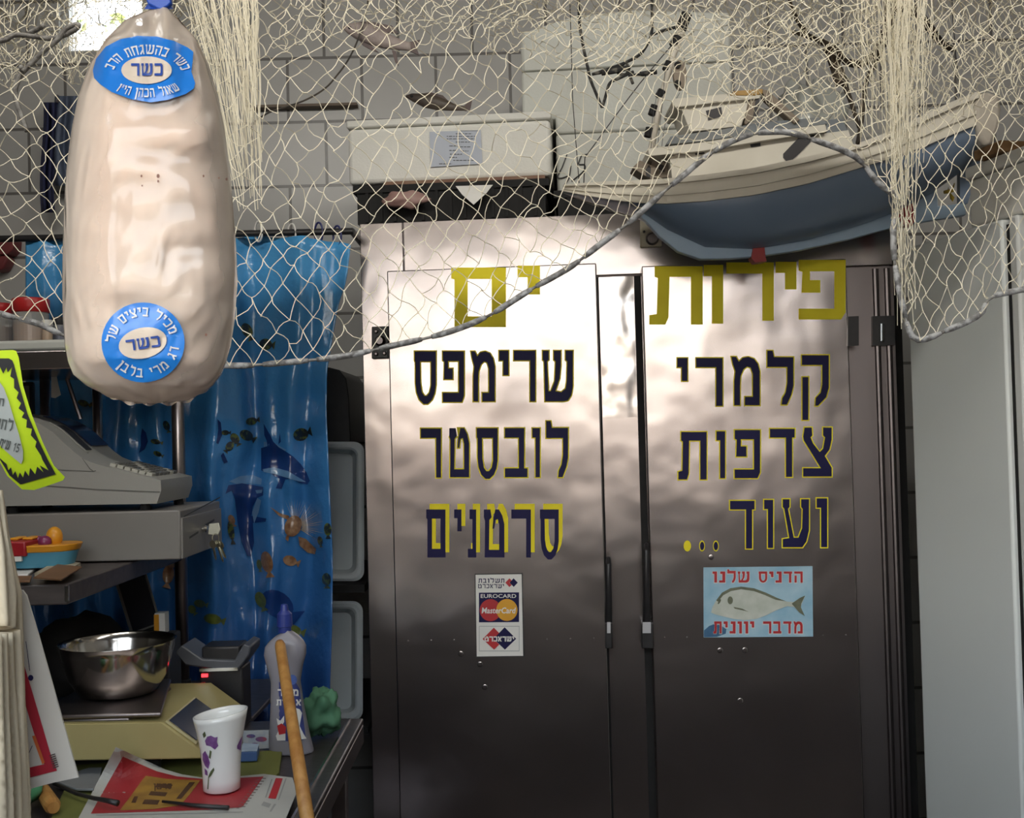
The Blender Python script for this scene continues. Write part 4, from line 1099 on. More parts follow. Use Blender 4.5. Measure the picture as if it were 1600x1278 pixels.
# ---- cash register
YR = 2.215; YR2 = 2.43
REGM = M('grey_beige_register_plastic', (0.33, 0.325, 0.30), 0.45, col2=(0.30, 0.295, 0.27), nscale=4, bump=.05, bscale=220)
reg = thing('cash_register', P(120, 785, YR), 'grey cash register with sloping keyboard on top of the cash drawer', 'cash register')
pr = [(245, 787), (252, 766), (251, 750), (225, 744), (190, 735), (150, 725), (132, 718), (118, 708), (100, 692), (82, 675), (62, 662), (40, 653), (10, 647), (-40, 643), (-150, 640), (-150, 785), (-60, 785)]
pw_ = [P(x, y, YR) for x, y in pr]
for p in pw_[-2:]: p.z = pw_[0].z + .004
MB().prism(pw_, (0, YR2 - YR, 0)).build('case', REGM, reg, bevel=.004, seg=3)
top = pw_[2:15]
cl = [0.0]
for a, b in zip(top, top[1:]): cl.append(cl[-1] + (b - a).length)
def RS(px, f, h=0.0):
    """point on the sloping top: px is where it stands on the near edge in the photo, f the way across"""
    k = 0
    xs_ = [q[0] for q in pr[2:15]]
    while k < len(xs_) - 2 and px < xs_[k + 1]: k += 1
    t = (xs_[k] - px) / (xs_[k] - xs_[k + 1])
    p = top[k].lerp(top[k + 1], t)
    d = (top[k] - top[k + 1]).normalized()
    return p + Vector((0, (YR2 - YR) * f, 0)) + Vector((-d.z, 0, d.x)) * h
def RSstrip(name, x0, x1, f0, f1, h, mat, n=6):
    m_ = MB()
    m_.grid(lambda u, v: RS(x0 + (x1 - x0) * u, f0 + (f1 - f0) * v, h), n, 2)
    return m_.build(name, mat, reg, solid=.002)
RSstrip('printer_slot', 68, 114, .28, .44, .002, BLACKP)
RSstrip('slot_frame', 60, 120, .24, .27, .002, REGM)
RSstrip('display_window', 30, 108, .52, .97, .003, M('dark_blue_display', (.012, .016, .05), .15, col2=(.02, .025, .07), nscale=8))
KEYD = M('dark_grey_keys', (.10, .10, .095), .5, col2=(.14, .135, .125), nscale=60)
KEYL = M('pale_keys', (.46, .45, .40), .5, col2=(.4, .39, .34))
kd, kl_ = MB(), MB()
for r in range(7):
    for c in range(6):
        px = 164 + c * 11.5; f = .12 + r * .115
        (kl_ if r == 0 or (r + c) % 5 == 0 else kd).hexa([RS(px, f), RS(px + 9, f), RS(px + 9, f + .085), RS(px, f + .085)], RS(px, f, .006) - RS(px, f))
kd.build('keypad', KEYD, reg); kl_.build('keypad', KEYL, reg)['label'] = 'pale keys'
sm = MB()
for q in ([(70, 758), (150, 764), (250, 768), (250, 769.5), (150, 765.5), (70, 759.5)], [(128, 716), (140, 733), (146, 737), (150, 736), (150, 735), (146, 735.6), (141, 732), (129, 716)], [(40, 731), (100, 735), (146, 737), (146, 736), (100, 734), (40, 730)]):
    sm.poly([patch(q, lambda x, y: P(x, y, YR - .001))])
sm.build('seam', M('seam_grey', (.13, .125, .115), .6, col2=(.1, .1, .09)), reg)
for (x, y) in ((pw_[0].x - .03, YR + .02), (pw_[0].x - .012, YR2 - .03), (pw_[0].x - .3, YR + .02), (pw_[0].x - .3, YR2 - .03)):
    MB().lathe([(.011, zd1 + .0008), (.009, pw_[0].z + .001)], (x, y, 0), 12).build('foot', BLACKM, reg)
lg = MB(); latin(lg, 'Sales 300', 0, 1, 0, 1, lambda u, v: RS(148 - (1 - u) * 20, .6 + .08 * (1 - v), .0016)) if False else None

# ---- things on the dark shelf
toy = thing('toy_boat', PZ(70, 884, ZS), 'plastic toy boat, blue, red and yellow, on the dark shelf before the cash drawer', 'toy boat')
Yt = 2.10
BLUE_T = M('toy_blue', (.10, .33, .46), .35, col2=(.08, .28, .4)); YEL_T = M('toy_orange_yellow', (.72, .33, .02), .35, col2=(.66, .28, .02)); RED_T = M('toy_red', (.36, .015, .02), .35, col2=(.3, .012, .02)); PUR_T = M('toy_purple', (.16, .015, .07), .3, col2=(.2, .03, .1))
def oval(xa, xb, yt, yb, taper, depth, name, mat):
    ca = (P(xa, yt, Yt) + P(xb, yt, Yt)) / 2; hw_ = (P(xb, yt, Yt) - P(xa, yt, Yt)).length / 2
    zt2, zb2 = P((xa + xb) / 2, yt, Yt).z, P((xa + xb) / 2, yb, Yt).z
    def sg(c, e): return math.copysign(abs(c) ** e, c)
    m_ = MB().grid(lambda u, v: Vector((ca.x + hw_ * (taper + (1 - taper) * v) * sg(math.cos(2 * math.pi * u), .7), Yt + depth * (taper + (1 - taper) * v) * sg(math.sin(2 * math.pi * u), .8), zb2 + (zt2 - zb2) * v)), 32, 5, True)
    m_.f.append(tuple(reversed(range(32)))); m_.f.append(tuple(5 * 32 + k for k in range(32)))
    return m_.build(name, mat, toy, bevel=.002)
h_ = oval(4, 121, 859, 884.5, .86, .045, 'hull', BLUE_T)
oval(0, 126, 849, 860, .93, .05, 'rim', YEL_T)
MB().box((P(-8, 850, Yt).x, Yt - .053, P(20, 866, Yt).z), (P(59, 850, Yt).x, Yt + .04, P(20, 843, Yt).z)).build('cabin_block', RED_T, toy, bevel=.003)
MB().box((P(18, 850, Yt).x, Yt - .052, P(20, 873, Yt).z), (P(52, 850, Yt).x, Yt - .0455, P(20, 865, Yt).z)).build('name_strip', WHITEP, toy)
for (xa, xb) in ((22, 35), (42, 58)): MB().box((P(xa, 843, Yt).x, Yt - .02, P(20, 843, Yt).z), (P(xb, 843, Yt).x, Yt + .02, P(20, 839, Yt).z)).build('knob', YEL_T, toy, bevel=.002)
MB().ball(P(85, 839, Yt), .019, 20, 14, (.8, .8, 1.05)).build('dome', YEL_T, toy, smooth=True)
MB().ball(P(70, 847, Yt - .02), .0125, 16, 12).build('ball', PUR_T, toy, smooth=True)
MB().ball(P(60, 845, Yt + .01), .010, 16, 12).build('ball', PUR_T, toy, smooth=True)
def slabz(name, pts, z, h, mat, label, cat, group=None, parent=None, bevel=.001):
    m_ = MB().prism([PZ(x, y, z) for x, y in pts], (0, 0, h))
    o = m_.build(name, mat, parent, bevel=bevel)
    return tag(o, label, cat, group) if not parent else o
PAGES = M('cream_page_edges', (.42, .37, .28), .8, col2=(.34, .3, .22), nscale=60, stretch=(1, 1, 14)); COVB = M('brown_cover', (.20, .10, .045), .5, col2=(.15, .075, .035), nscale=10)
bk = thing('book', PZ(90, 905, ZS), 'small brown-covered book with cream page edges at the front corner of the dark shelf', 'book')
MB().prism([PZ(x, y, ZS + .001) for x, y in ((54, 905), (95, 908), (126, 888), (90, 884))], (0, 0, .011)).build('pages', PAGES, bk)
MB().prism([PZ(x, y, ZS + .0125) for x, y in ((52, 904), (96, 907), (128, 887), (90, 883))], (0, 0, .002)).build('cover', COVB, bk)
slabz('booklet', [(18, 901), (44, 900), (62, 887), (30, 888)], ZS + .001, .004, WHITEP, 'white booklet under the toy boat on the dark shelf', 'booklet')
slabz('notebook', [(26, 911), (47, 910.5), (50, 903), (28, 903)], ZS + .0055, .004, COVB, 'dark little notebook left of the brown book', 'notebook')

# ---- upper shelf things
TRAYF = M('pale_foam_tray', (.56, .57, .53), .7, col2=(.5, .51, .47))
tf = MB().box((P(-40, 540, 2.21).x, 2.21, zu + .001), (P(106, 540, 2.21).x, 2.36, P(60, 531, 2.21).z))
tag(tf.build('foam_tray', TRAYF, bevel=.006), 'white foam tray at the front of the steel upper shelf', 'tray')
JG = bpy.data.materials.new('jar_glass'); JG.use_nodes = True
_nt = JG.node_tree; _b = _nt.nodes['Principled BSDF']; _b.inputs['Base Color'].default_value = (.6, .6, .57, 1); _b.inputs['Roughness'].default_value = .1; _b.inputs['Alpha'].default_value = .45
LIDR = M('red_lid', (.50, .02, .02), .35, col2=(.42, .015, .02))
AMB = M('amber_spice', (.30, .09, .02), .6, col2=(.4, .14, .03), nscale=60); AMB2 = M('orange_spice', (.55, .24, .02), .6, col2=(.6, .3, .04), nscale=60); BRN = M('brown_spice', (.16, .05, .03), .6, col2=(.24, .08, .04), nscale=60)
def jar(px, r, ytop, ylid, yfill, Y, lidm, fill, label, nm='spice_jar', group='spice jars on the upper shelf'):
    c = P(px, ytop, Y); zb = zu + .002
    zt2, zl, zf = c.z, P(px, ylid, Y).z, P(px, yfill, Y).z
    t = thing(nm, (c.x, Y, zb), label, 'jar', group)
    MB().lathe([(r * .92, zb), (r, zb + .006), (r, zl - .006), (r * .9, zl)], (c.x, Y, 0), 28).build('glass', JG, t, smooth=False)
    MB().lathe([(r * .88, zb + .002), (r * .95, zb + .007), (r * .95, zf)], (c.x, Y, 0), 28).build('contents', fill, t)
    MB().lathe([(r * .98, zl - .003), (r * 1.04, zl), (r * 1.04, zt2 - .003), (r * .98, zt2)], (c.x, Y, 0), 28).build('lid', lidm, t, bevel=.001)
jar(48, .0375, 467, 487, 506, 2.40, LIDR, AMB, 'red-lidded spice jar, the tallest one beside the hanging bread bag')
jar(-4, .035, 475, 491, 512, 2.44, LIDR, BRN, 'red-lidded dark spice jar at the left edge of the photo')
jar(74, .011, 500, 508, 512, 2.38, WHITEP, AMB2, 'little jar of orange spice right of the tall red-lidded jar')
jar(92, .014, 496, 506, 511, 2.46, BLACKP, M('blue_liquid', (.03, .06, .25), .4, col2=(.04, .08, .3)), 'small dark-capped bottle next to the bread bag', 'small_bottle')
nt_ = MB().prism([P(x, y, 2.46) for x, y in ((80, 577), (86, 576), (90, 596), (95, 617), (86, 622), (80, 621))], (0, .0012, 0))
tag(nt_.build('paper_note', WHITEP), 'white paper note hanging under the steel upper shelf', 'paper')
fp = thing('framed_panel', P(44, 660, 2.58), 'dark-framed grey panel standing behind the cash register', 'panel')
MB().box((P(8, 600, 2.58).x, 2.575, ZS + .001), (P(52, 600, 2.58).x, 2.59, zub - .003)).build('frame', BLACK, fp, bevel=.003)
MB().box((P(14, 600, 2.575).x, 2.572, ZS + .012), (P(46, 600, 2.575).x, 2.5745, zub - .012)).build('panel', GREYP, fp)

# ------------------------------------------------------------------ counter
ZT = .92
xe = PZ(568, 1122, ZT).x; yb = PZ(568, 1122, ZT).y
CTOP = M('dark_scuffed_counter', (0.10, 0.088, 0.088), 0.35, 0.6, col2=(0.075, 0.066, 0.066), nscale=12, bump=.08, bscale=40)
ct = thing('work_counter', (-.95, 1.9, 0), 'dark metal work counter, left, carrying the scale, mug and papers', 'counter')
MB().box((-1.88, 1.45, ZT - .012), (xe, yb, ZT)).box((-1.88, yb + .0005, ZT - .012), (-.56, 2.68, ZT)).build('top', CTOP, ct, bevel=.003)
MB().box((xe - .022, 1.452, ZT - .05), (xe + .0, yb - .002, ZT - .0125)).build('edge', STEEL_DARK, ct, bevel=.002)
MB().box((xe - .030, 1.46, ZT + .0005), (xe - .026, yb - .01, ZT + .003)).build('edge_trim', STEEL, ct)
for (x, y) in ((xe - .06, yb - .06), (xe - .06, 1.55), (-1.84, yb - .06), (-1.84, 1.55)):
    MB().box((x, y, 0), (x + .03, y + .03, ZT - .012)).build('leg', PIPE, ct, bevel=.002)
MB().box((-1.86, 1.5, .28), (xe - .03, yb - .03, .30)).build('lower_shelf', STEEL_DARK, ct)

# olive mat
OL = M('olive_green_mat', (.15, .16, .035), .7, col2=(.11, .12, .03), nscale=8)
slabz('olive_mat', [(60, 1330), (118, 1202), (441, 1178), (436, 1214), (330, 1330)], ZT + .001, .008, OL, 'olive green mat on the counter beneath the red calendar', 'mat')
ZM = ZT + .0095

# ---- scale with steel bowl
SCM = M('yellowed_cream_scale_body', (.40, .34, .15), .5, col2=(.35, .29, .12), nscale=7)
Ysc = 1.88
sc_ = thing('weighing_scale', (-.75, 2.0, ZT), 'yellowish weighing scale with a dark blue sloping display on the counter', 'scale')
pts = [P(40, 1133, Ysc), P(255, 1129, Ysc), P(318, 1175, Ysc), P(314, 1186, Ysc), P(40, 1190, Ysc)]
zlow = min(p.z for p in pts)
MB().prism(pts, (0, .30, 0)).build('body', SCM, sc_, bevel=.003)
a, b = pts[1], pts[2]
nrm = Vector((-(b - a).z, 0, (b - a).x)).normalized(); nrm = nrm if nrm.z > 0 else -nrm
def SP(t, w, h): return a.lerp(b, t) + Vector((0, w, 0)) + nrm * h
MB().hexa([SP(.02, .006, .0005), SP(.78, .006, .0005), SP(.78, .17, .0005), SP(.02, .17, .0005)], nrm * .004).build('display_frame', M('cream_rim', (.5, .44, .26), .5, col2=(.45, .4, .22)), sc_)
MB().hexa([SP(.06, .010, .005), SP(.74, .010, .005), SP(.74, .166, .005), SP(.06, .166, .005)], nrm * .0015).build('display', M('dark_navy_display', (.012, .018, .035), .25, col2=(.016, .022, .045)), sc_)
for (x, y) in ((-.83, 1.92), (-.64, 1.92), (-.83, 2.12), (-.62, 2.14)):
    MB().lathe([(.014, ZT + .0095), (.014, zlow + .004)], (x, y, 0), 12).build('foot', BLACKM, sc_)
zpl = P(180, 1090, 2.0).z
xA, xB = P(70, 1100, 1.92).x, P(290, 1100, 1.92).x
MB().box((xA, 1.9, zpl - .026), (xB - .09, 2.13, zpl - .0105)).build('platform', STEEL_DARK, sc_, bevel=.004)
MB().prism([(xA - .01, 1.89, zpl - .010), (P(252, 1120, 1.89).x, 1.89, zpl - .010), (P(268, 1100, 2.16).x, 2.16, zpl - .010), (xA - .01, 2.16, zpl - .010)], (0, 0, .008)).build('platter', STEEL_DARK, sc_, bevel=.003)
MB().box((xA + .03, 1.95, pts[1].z - .002), (xB - .10, 2.1, zpl - .0265)).build('support', BLACK, sc_)
cb_ = P(178, 1005, 2.02)
SSB = M('polished_steel_bowl', (.62, .60, .57), .14, 1.0, col2=(.55, .53, .5), nscale=6)
hb_ = cb_.z - zpl
bw_ = MB().lathe([(.062, zpl), (.07, zpl + .004), (.088, zpl + hb_ * .35), (.1, zpl + hb_ * .85), (.103, zpl + hb_), (.1045, zpl + hb_ + .001), (.1005, zpl + hb_ - .001), (.098, zpl + hb_ * .85), (.085, zpl + hb_ * .36), (.066, zpl + .007), (.01, zpl + .006)], (cb_.x, 2.04, 0), 48)
tag(bw_.build('steel_bowl', SSB, smooth=True), 'round stainless steel bowl standing on the weighing scale', 'bowl')

# ---- dark things under the shelf
slb = thing('flat_monitor', P(210, 985, 2.62), 'dark navy flat slab with grey edges leaning under the dark shelf behind the bowl', 'monitor')
fq = [(174, 892), (222, 874), (252, 975), (204, 992)]
MB().prism([P(x, y, 2.62) for x, y in fq], (-.01, .03, 0)).build('back_shell', GREYP, slb, bevel=.003)
MB().prism([P(x, y, 2.616) for x, y in ((179, 893), (219, 878), (248, 973), (208, 987))], (0, .003, 0)).build('screen', M('dark_screen', (.012, .013, .022), .35, col2=(.018, .018, .03)), slb)
MB().prism([P(x, y, 2.625) for x, y in ((205, 990), (250, 974), (254, 1070), (204, 1070))], (0, .02, 0)).build('stand', BLACK, slb)
MB().box((P(190, 1090, 2.6).x, 2.58, ZT + .001), (P(262, 1090, 2.6).x, 2.67, ZT + .012)).build('foot', BLACK, slb)
crumple('black_bag', BLACKM, Vector((P(120, 960, 2.45).x, 2.45, ZT + .115)), .11, .07, .08, 3.0, 'black crumpled bag on the counter behind the steel bowl', 'bag', .3)
sb = thing('small_carton', P(252, 985, 2.4), 'small white and orange carton right of the dark slab under the shelf', 'carton')
cxa, cxb = P(246, 970, 2.5).x, P(262, 970, 2.5).x
MB().box((cxa, 2.48, P(250, 990, 2.48).z), (cxb, 2.51, P(250, 958, 2.48).z)).build('carton_body', WHITEP, sb, bevel=.001)
MB().box((cxa - .001, 2.479, P(250, 988, 2.48).z), (cxa + .010, 2.4799, P(250, 960, 2.48).z)).build('orange_panel', YEL_T, sb)
gb = MB(); zbx = P(250, 990, 2.48).z - .001
gb.box((P(238, 970, 2.5).x, 2.44, ZT + .001), (P(276, 970, 2.5).x, 2.53, zbx))
tag(gb.build('dark_carton', M('dark_grey_carton', (.04, .042, .045), .6, col2=(.055, .056, .06)), bevel=.003), 'dark grey carton behind the steel post under the cash drawer', 'carton')
dv = thing('card_terminal', PZ(345, 1090, ZT), 'dark tray-topped electronic device with a red light right of the steel bowl', 'device')
Yv = 2.2
MB().prism([P(x, y, Yv) for x, y in ((274, 1020), (290, 1040), (312, 1043), (372, 1047), (390, 1022), (391, 1010), (380, 1006), (366, 1032), (316, 1030), (284, 1008))], (0, .09, 0)).build('tray', M('blue_grey_tray', (.07, .075, .09), .4, col2=(.09, .095, .11)), dv, bevel=.003)
MB().box((P(312, 1043, Yv).x, Yv - .004, P(340, 1048, Yv).z), (P(372, 1043, Yv).x, Yv, P(340, 1043, Yv).z)).build('silver_edge', CHROME, dv)
MB().box((P(312, 1000, Yv).x, Yv + .01, P(340, 1044, Yv).z), (P(372, 1000, Yv).x, Yv + .08, P(340, 1012, Yv).z)).build('keypad_block', BLACK, dv, bevel=.004)
MB().box((P(308, 1060, Yv).x, Yv + .015, ZT + .001), (P(376, 1060, Yv).x, Yv + .085, P(340, 1046, Yv).z)).build('base', BLACK, dv, bevel=.004)
LED = M('red_indicator', (.9, .03, .04), .4, emit=2.0)
MB().box((P(312, 1057, Yv).x, Yv + .011, P(318, 1060, Yv).z), (P(322, 1057, Yv).x, Yv + .014, P(318, 1055, Yv).z)).build('indicator_light', LED, dv)
MB().box((P(312, 1080, Yv).x, Yv + .011, P(318, 1092, Yv).z), (P(318, 1080, Yv).x, Yv + .014, P(318, 1068, Yv).z)).build('red_mark', REDP, dv)

# ---- calendar, pen, wrapper, packets
def fine(m_, loop, mp, mx=10.0):
    pts = [Vector((x, y, 0)) for x, y in loop]
    st_ = [tuple(pts[i] for i in t) for t in tessellate_polygon([pts])]
    out = []
    while st_:
        t = st_.pop()
        e = max(range(3), key=lambda k: (t[k] - t[(k + 1) % 3]).length)
        if (t[e] - t[(e + 1) % 3]).length > mx:
            a, b, c = t[e], t[(e + 1) % 3], t[(e + 2) % 3]; m = (a + b) / 2
            st_ += [(a, m, c), (m, b, c)]
        else: out.append(t)
    ids = {}
    for t in out:
        f = []
        for p in t:
            k = (round(p.x, 3), round(p.y, 3))
            if k not in ids:
                ids[k] = len(m_.v); m_.v.append(Vector(mp(p.x, p.y)))
            f.append(ids[k])
        m_.f.append(tuple(f))
def cal(h):
    def f_(px, py):
        q = PZ(px, py, ZM + .003)
        w = max(0, min(1, (315 - px) / 125)) ** 1.3 * max(0, min(1, (1268 - py) / 95))
        p = P(px, py, q.y * (1 - w) + min(q.y, 1.80) * w)
        d = (EYE - p).normalized() * h
        return p + d
    return f_
CALW = M('greyish_white_paper', (.46, .46, .43), .55, col2=(.42, .42, .39), nscale=5)
cal_o = thing('wall_calendar', PZ(300, 1245, ZM), 'red and white calendar page lying curled on the counter under the mug', 'calendar')
cm = MB(); fine(cm, [(181, 1167), (205, 1178), (232, 1190), (258, 1202), (285, 1210), (318, 1215), (360, 1214), (412, 1209), (457, 1215), (464, 1237), (447, 1278), (440, 1292), (116, 1290), (128, 1268)], cal(0), 9)
cm.build('page', CALW, cal_o)
CRED = M('calendar_red', (.36, .028, .035), .5, col2=(.31, .024, .03), nscale=6)
cm = MB(); fine(cm, [(192, 1182), (215, 1192), (245, 1205), (277, 1213), (318, 1217), (360, 1216), (412, 1213), (396, 1236), (379, 1261), (330, 1265), (240, 1268), (142, 1271), (166, 1228)], cal(.0015), 9)
cm.build('red_print', CRED, cal_o)
cm = MB(); fine(cm, [(222, 1219), (228, 1212), (262, 1217), (313, 1219), (300, 1237), (282, 1258), (240, 1264), (187, 1266), (204, 1244)], cal(.003), 9)
cm.build('yellow_print', M('calendar_ochre', (.36, .20, .035), .5, col2=(.26, .14, .03), nscale=30), cal_o)
cm = MB()
BRK = M('calendar_dark_brown', (.06, .025, .015), .5, col2=(.09, .04, .02), nscale=30)
for lp in ([(246, 1224), (270, 1226), (266, 1232), (242, 1230)], [(236, 1236), (262, 1238), (258, 1244), (232, 1242)], [(226, 1249), (250, 1250), (246, 1257), (222, 1256)], [(296, 1222), (305, 1222), (283, 1248), (275, 1248)], [(210, 1244), (216, 1244), (212, 1254), (205, 1254)]): fine(cm, lp, cal(.0042), 8)
heb(cm, 'שוקולד' if False else 'סרטן', 240, 268, 1224, 1233, cal(.0045))
cm.build('brown_print', BRK, cal_o)
cm = MB()
for k in range(11):
    t = k / 10; x, y = 410 - 32 * t, 1215 + 44 * t
    fine(cm, [(x, y), (x + 6, y + .5), (x + 5, y + 2), (x - 1, y + 1.6)], cal(.0025), 8)
    fine(cm, [(x - 8, y + 3), (x - 4, y + 3), (x - 5, y + 4), (x - 9, y + 4)], cal(.003), 8)
cm.build('spiral_marks', M('faded_grey_ink', (.16, .13, .12), .6, col2=(.2, .17, .15)), cal_o)
cm = MB(); fine(cm, [(431, 1215.5), (442, 1216), (431, 1248), (419, 1247)], cal(.0018), 8); cm.build('small_red_print', REDP, cal_o)
cm = MB()
for lp in ([(446, 1216), (448, 1216), (436, 1250), (434, 1250)], [(424, 1217), (426, 1217), (416, 1246), (414, 1246)], [(412, 1252), (424, 1256), (420, 1262), (408, 1258)], [(428, 1256), (432, 1256), (424, 1268), (421, 1268)], [(150, 1273), (300, 1270), (380, 1268), (380, 1269), (300, 1271), (150, 1274)]): fine(cm, lp, cal(.0018), 8)
cm.build('grey_print', M('pale_grey_ink', (.26, .26, .25), .6, col2=(.3, .3, .29)), cal_o)
pe = MB(); pz = ZM + .0085
pp = [PZ(254, 1252, pz), PZ(300, 1258, pz), PZ(357, 1262, pz)]
pe.tube([pp[0], pp[1], pp[2]], [.0022, .0032, .0036], 10)
tag(pe.build('ink_pen', BLACK, smooth=True), 'black pen lying on the red calendar in front of the mug', 'pen')
sp = MB()
GREYU = M('grey_utensil_plastic', (.22, .23, .24), .4, col2=(.18, .19, .2))
zz = ZM + .004
sp.prism([PZ(x, y, zz) for x, y in ((84, 1223), (112, 1211), (138, 1203), (160, 1202), (156, 1220), (146, 1236), (120, 1236))], (0, 0, .004))
scp = thing('flat_scoop', PZ(130, 1225, zz), 'grey flat scoop with thin handle lying left of the red calendar', 'scoop')
sp.build('blade', GREYU, scp, bevel=.001)
h1 = MB().tube([PZ(84, 1224, zz + .006), PZ(120, 1240, zz + .006), PZ(146, 1247, zz + .008), PZ(168, 1251, ZM + .016), PZ(184, 1255, ZM + .014)], [.003, .0035, .0035, .004, .005], 8)
h1.build('handle', BLACK, scp, smooth=True)
wr = crumple('wrapper', M('blue_white_wrapper', (.30, .33, .42), .4, col2=(.5, .5, .5), nscale=50), Vector((PZ(236, 1192, ZM).x, PZ(236, 1192, ZM).y - .01, ZM + .014)), .022, .014, .010, 4.0, 'crumpled blue and white wrapper behind the curled red calendar', 'wrapper', .4)

pk_ = thing('blue_packet', PZ(393, 1190, ZM), 'little blue packet right of the mug on the olive mat', 'packet')
q = [PZ(374, 1191, ZM + .001), PZ(402, 1190, ZM + .001), PZ(405, 1179, ZM + .001), PZ(380, 1178, ZM + .001)]
MB().prism(q, (0, 0, .018)).build('body', M('packet_blue', (.05, .11, .28), .45, col2=(.07, .14, .33)), pk_, bevel=.002)
MB().prism([p + Vector((0, 0, .0185)) for p in q], (0, 0, .001)).build('top_print', M('packet_pale', (.35, .45, .6), .5, col2=(.45, .55, .68), nscale=60), pk_)
sg = thing('printed_card', PZ(398, 1170, ZT), 'pale blue and white printed card standing behind the little blue packet', 'card')
yk2 = PZ(398, 1172, ZT).y
cdz = [P(x, y, yk2 + .002) for x, y in ((380, 1171), (420, 1169), (420, 1141), (380, 1142))]
MB().prism(cdz, (0, .004, 0)).build('card', M('pale_blue_card', (.30, .34, .40), .5, col2=(.42, .43, .42), nscale=70), sg)
cm = MB()
for (x, y, rx, ry) in ((392, 1150, 7, 3), (408, 1155, 9, 4), (398, 1163, 6, 2.5)): cm.poly([patch(ellipse(x, y, rx, ry, 16), lambda x, y: P(x, y, yk2 + .001))])
cm.build('card_print', M('card_navy', (.05, .07, .2), .5, col2=(.3, .06, .08), nscale=40), sg)

# ---- mug
Ym = 1.80
mc = PZ(345, 1243, ZM + .0045); Ym = mc.y + .030
MUGW = M('white_glazed_china', (.74, .745, .73), .18, coat=.5, col2=(.72, .725, .71), nscale=4)
z0 = ZM + .0055
scl = Ym / FPX
prof_px = [(1243, 28), (1238, 29), (1215, 28.5), (1190, 29.5), (1165, 32), (1140, 36), (1122, 40), (1113, 41.5)]
def mz(y): return P(346, y, Ym).z
zb0 = mz(1238)
mg = thing('flower_mug', (P(346, 1200, Ym).x, Ym, z0), 'tall white mug with purple flowers standing on the red calendar', 'mug')
cx_ = mg.location.x
prof = [(26 * scl, z0), (28.5 * scl, z0 + .002)] + [(r * scl, mz(y)) for y, r in prof_px[2:]]
inner = [(r - .0028, z) for r, z in reversed(prof[2:])] + [(.02, z0 + .008), (.002, z0 + .007)]
mm = MB().lathe(prof + inner, (cx_, Ym, 0), 48)
for v in mm.v: v.z += (v.x - cx_) * .13 * max(0, (v.z - z0) / (prof[-1][1] - z0)) ** 3
mm.build('mug_body', MUGW, mg, smooth=True)
def mugp(h):
    def f_(px, py):
        r = .03
        for _ in range(4):
            z_ = P(px, py, Ym - r * .85).z
            r = interp([(zz_, rr) for rr, zz_ in prof[1:]], z_ - (P(px, py, Ym).x - cx_) * .13 * max(0, (z_ - z0) / (prof[-1][1] - z0)) ** 3)
        dx = max(-.985, min(.985, (P(px, py, Ym - r * .8).x - cx_) / r))
        an = math.asin(dx)
        return Vector((cx_ + (r + h) * math.sin(an), Ym - (r + h) * math.cos(an), P(px, py, Ym - r * .8).z))
    return f_
PURP = M('purple_petal_print', (.12, .035, .17), .3, col2=(.2, .09, .27), nscale=90); LEAFP = M('green_leaf_print', (.07, .09, .04), .4, col2=(.1, .13, .06), nscale=60)
fm = MB()
for lp in ([(322, 1156), (326, 1149), (332, 1147), (338, 1150), (342, 1149), (341, 1157), (343, 1163), (338, 1169), (331, 1164), (324, 1163)], [(367, 1168), (371, 1158), (376, 1154), (381, 1152), (383, 1162), (383, 1172), (379, 1178), (371, 1178), (367, 1173)],
           [(317, 1178), (322, 1172), (327, 1180), (330, 1190), (327, 1200), (321, 1196), (317, 1188)], [(320, 1200), (325, 1203), (326, 1211), (321, 1210)]): fine(fm, lp, mugp(.0012), 4)
fm.build('flower_print', PURP, mg)
fm = MB()
for lp in ([(330, 1170), (333, 1172), (331, 1184), (328, 1182)], [(327, 1212), (331, 1203), (336, 1197), (337, 1201), (332, 1210), (328, 1214), (327, 1232), (325, 1232)], [(318, 1146), (322, 1141), (324, 1148), (320, 1152)], [(378, 1147), (383, 1148), (381, 1153), (377, 1152)]): fine(fm, lp, mugp(.0012), 4)
fm.build('leaf_print', LEAFP, mg)

# ---- grey cleaner bottle
BOTM = M('grey_bottle_plastic', (.26, .25, .285), .35, col2=(.24, .23, .265), nscale=5)
bt = [(984, 449, 452), (988, 440, 459), (993, 431, 466), (1000, 422, 473), (1009, 414.5, 478), (1022, 413, 478), (1040, 417.5, 473), (1064, 424, 469), (1100, 423.5, 474), (1150, 421.5, 484), (1172, 421, 489.5), (1180, 421, 490)]
Yo = PZ(455, 1182, ZT).y + .028
bo = thing('cleaner_bottle', (P(455, 1182, Yo).x, Yo, ZT), 'grey plastic cleaner bottle with navy label and blue cap behind the wooden stick', 'bottle')
def bdep(py): return interp([(984, .010), (1000, .020), (1022, .024), (1064, .025), (1150, .028), (1172, .028), (1180, .027)], py)
def bsurf(u, v):
    py = 984 + (1180 - 984) * v
    a, b = interp(bt, py); c = P((a + b) / 2, py, Yo); h = (P(b, py, Yo) - P(a, py, Yo)).length / 2
    an = 2 * math.pi * u
    sg_ = lambda c_, e: math.copysign(abs(c_) ** e, c_)
    return Vector((c.x + h * sg_(math.cos(an), .8), Yo + bdep(py) * sg_(math.sin(an), .8), max(c.z, ZT + .001)))
m_ = MB().grid(bsurf, 32, 46, True); m_.f.append(tuple(range(32))); m_.f.append(tuple(46 * 32 + k for k in reversed(range(32))))
m_.build('bottle_body', BOTM, bo, smooth=True)
def botp(h):
    def f_(px, py):
        a, b = interp(bt, py); t = max(-.97, min(.97, (px - (a + b) / 2) / ((b - a) / 2)))
        return P(px, py, Yo - bdep(py) * (1 - abs(t) ** 2.5) ** .4 - h)
    return f_
